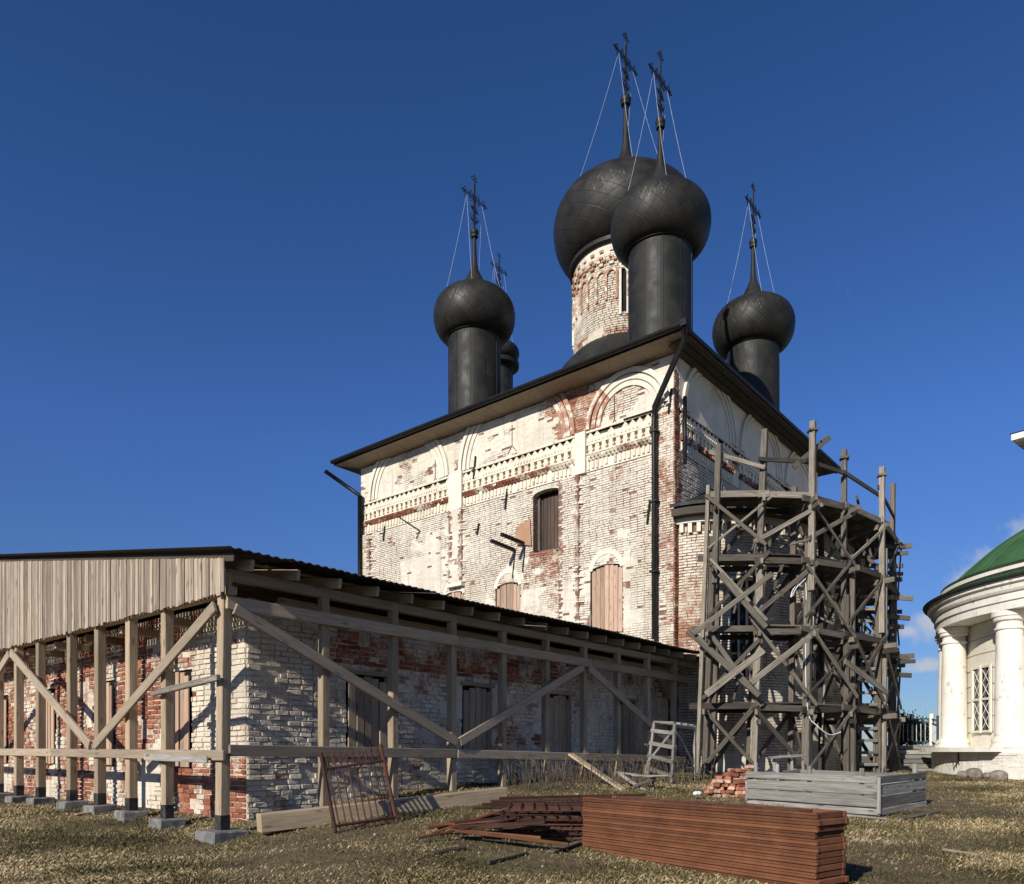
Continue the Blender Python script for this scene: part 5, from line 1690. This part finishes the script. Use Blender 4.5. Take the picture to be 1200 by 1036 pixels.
ra, rb_, rc2 = P(1046, 872, 27.6), P(1092, 872, 27.3), P(1099, 876, 26.0)
for p, q in ((ra, rb_), (rb_, rc2)):
    for dz in (.08, .75, .9): beam('rail', p + Vector((0, 0, dz)), q + Vector((0, 0, dz)), .04, .04, M_rail, rl)
    n = int((q - p).length / .14)
    for i in range(n):
        b_ = p.lerp(q, (i + .5) / n); m = MB(); m.tube([b_ + Vector((0, 0, .08)), b_ + Vector((0, 0, .78))], .014, 5); m.build('baluster', M_chain, rl)
for p, mt, w in ((ra.lerp(rb_, .49), M_rail, .12), (rb_, M_white, .13), (rc2, M_rail, .08), (ra, M_rail, .1)):
    q = beam('post', p - Vector((0, 0, .3)), p + Vector((0, 0, 1.08)), w, w, mt, rl, up=(1, 0, 0))


def bush(name, q, h, r, n, label, cat, cols, seed):
    rnd = random.Random(seed)
    root = thing(name, q, label, cat)
    m = MB()
    limbs = []
    m.tube([q - Vector((0, 0, .2)), q + Vector((.03, .02, h * .45)), q + Vector((0, .05, h * .9))], [.07, .05, .015], 7)
    for k in range(9):
        z = h * rnd.uniform(.2, .8); a = rnd.uniform(0, 6.28); l = r * rnd.uniform(.5, 1) * (1.1 - z / h * .5)
        e = q + Vector((math.cos(a) * l, math.sin(a) * l, z + l * .5)); limbs.append(e)
        m.tube([q + Vector((0, 0, z * .8)), e], [.025, .008], 5)
    m.build('trunk', M_grey2, root)
    m = MB(); tn = []
    for k in range(n):
        e = rnd.choice(limbs + [q + Vector((0, 0, h * .8))])
        c = e + Vector((rnd.gauss(0, r * .3), rnd.gauss(0, r * .3), rnd.gauss(0, h * .13)))
        s = rnd.uniform(.04, .08); d1 = Vector((rnd.gauss(0, 1), rnd.gauss(0, 1), rnd.gauss(0, 1))).normalized() * s; d2 = d1.orthogonal().normalized() * s * .5
        m.add([c - d1, c + d2, c + d1, c - d2], [(0, 1, 2, 3)]); tn.append(rnd.random())
    t = NT(name + '_leaf'); mt = t.done(t.ramp(t.attr('tone'), [(0, cols[0]), (1, cols[1])]), .6)
    m.build('crown', mt, root, attrs={'tone': tn})


bush('shrub', P(1056, 880, 29.5), 1.3, .8, 5200, 'dark green shrub behind the steps beside the scaffold', 'shrub', ((.02, .04, .012), (.06, .09, .03)), 3)

# ================================================================ FAR CUPOLA AND THE NEIGHBOURING CHURCH
far = thing('small_chapel', C(-.85, 50.0, -.6), 'small dark cupola with a cross showing behind the left dome drum', 'chapel')
fx, fy = C(-.85, 50.0).x, C(-.85, 50.0).y
m = MB(); m.box(fx - 3, fx + 3, fy - 3, fy + 3, -2, 17.0); m.build('wall', M_plaster, far)
m = MB(); m.add([(fx - 3.5, fy - 3.5, 17), (fx + 3.5, fy - 3.5, 17), (fx + 3.5, fy + 3.5, 17), (fx - 3.5, fy + 3.5, 17), (fx, fy, 20.5)], [(0, 1, 2, 3), (0, 1, 4), (1, 2, 4), (2, 3, 4), (3, 0, 4)]); m.build('roof', M_metal, far)
tower(far, fx, fy, 18, 25.4, .80, .62, 4.6, 1.0, M_metal, .9)
m = MB(); m.lathe([(.9, 25.0), (1.3, 25.1), (1.32, 25.35), (.9, 25.45)], fx, fy, 32); m.build('drum_collar', M_metal, far)
nav = thing('cream_church', C(26, 36, -.8), 'tall cream church whose white eave corner enters at the right edge', 'church')
nc = P(1183, 510, 33.0); d1 = C(math.sin(R(50)), math.cos(R(50))); d2 = C(math.sin(R(140)), math.cos(R(140)))


def nbox(m, o0, o1, z0, z1, l=14):
    q = [nc + d1 * o0 + d2 * o0, nc + d1 * (l - o0) + d2 * o0, nc + d1 * (l - o0) + d2 * (l - o0), nc + d1 * o0 + d2 * (l - o0)]
    m.hexa([Vector((p.x, p.y, z0)) for p in q] + [Vector((p.x, p.y, z1)) for p in q])


m = MB(); nbox(m, 1.1, 0, -2, nc.z - .5); m.build('wall', M_cream, nav)
m = MB(); nbox(m, .55, 0, nc.z - .5, nc.z - .24); m.build('cornice', M_white, nav)
m = MB(); nbox(m, .05, 0, nc.z - .235, nc.z + .02); m.build('cornice_slab', M_white, nav)
m = MB(); q = [nc, nc + d1 * 14, nc + d1 * 14 + d2 * 14, nc + d2 * 14]
m.add([Vector((p.x, p.y, nc.z + .05)) for p in q] + [nc + d1 * 7 + d2 * 7 + Vector((0, 0, 2.4))], [(0, 1, 4), (1, 2, 4), (2, 3, 4), (3, 0, 4), (0, 1, 2, 3)]); m.build('roof', M_green_dark, nav)
print('objects', len(scene.objects), 'tris', sum(len(o.data.loops) - 2 * len(o.data.polygons) for o in scene.objects if o.type == 'MESH'))
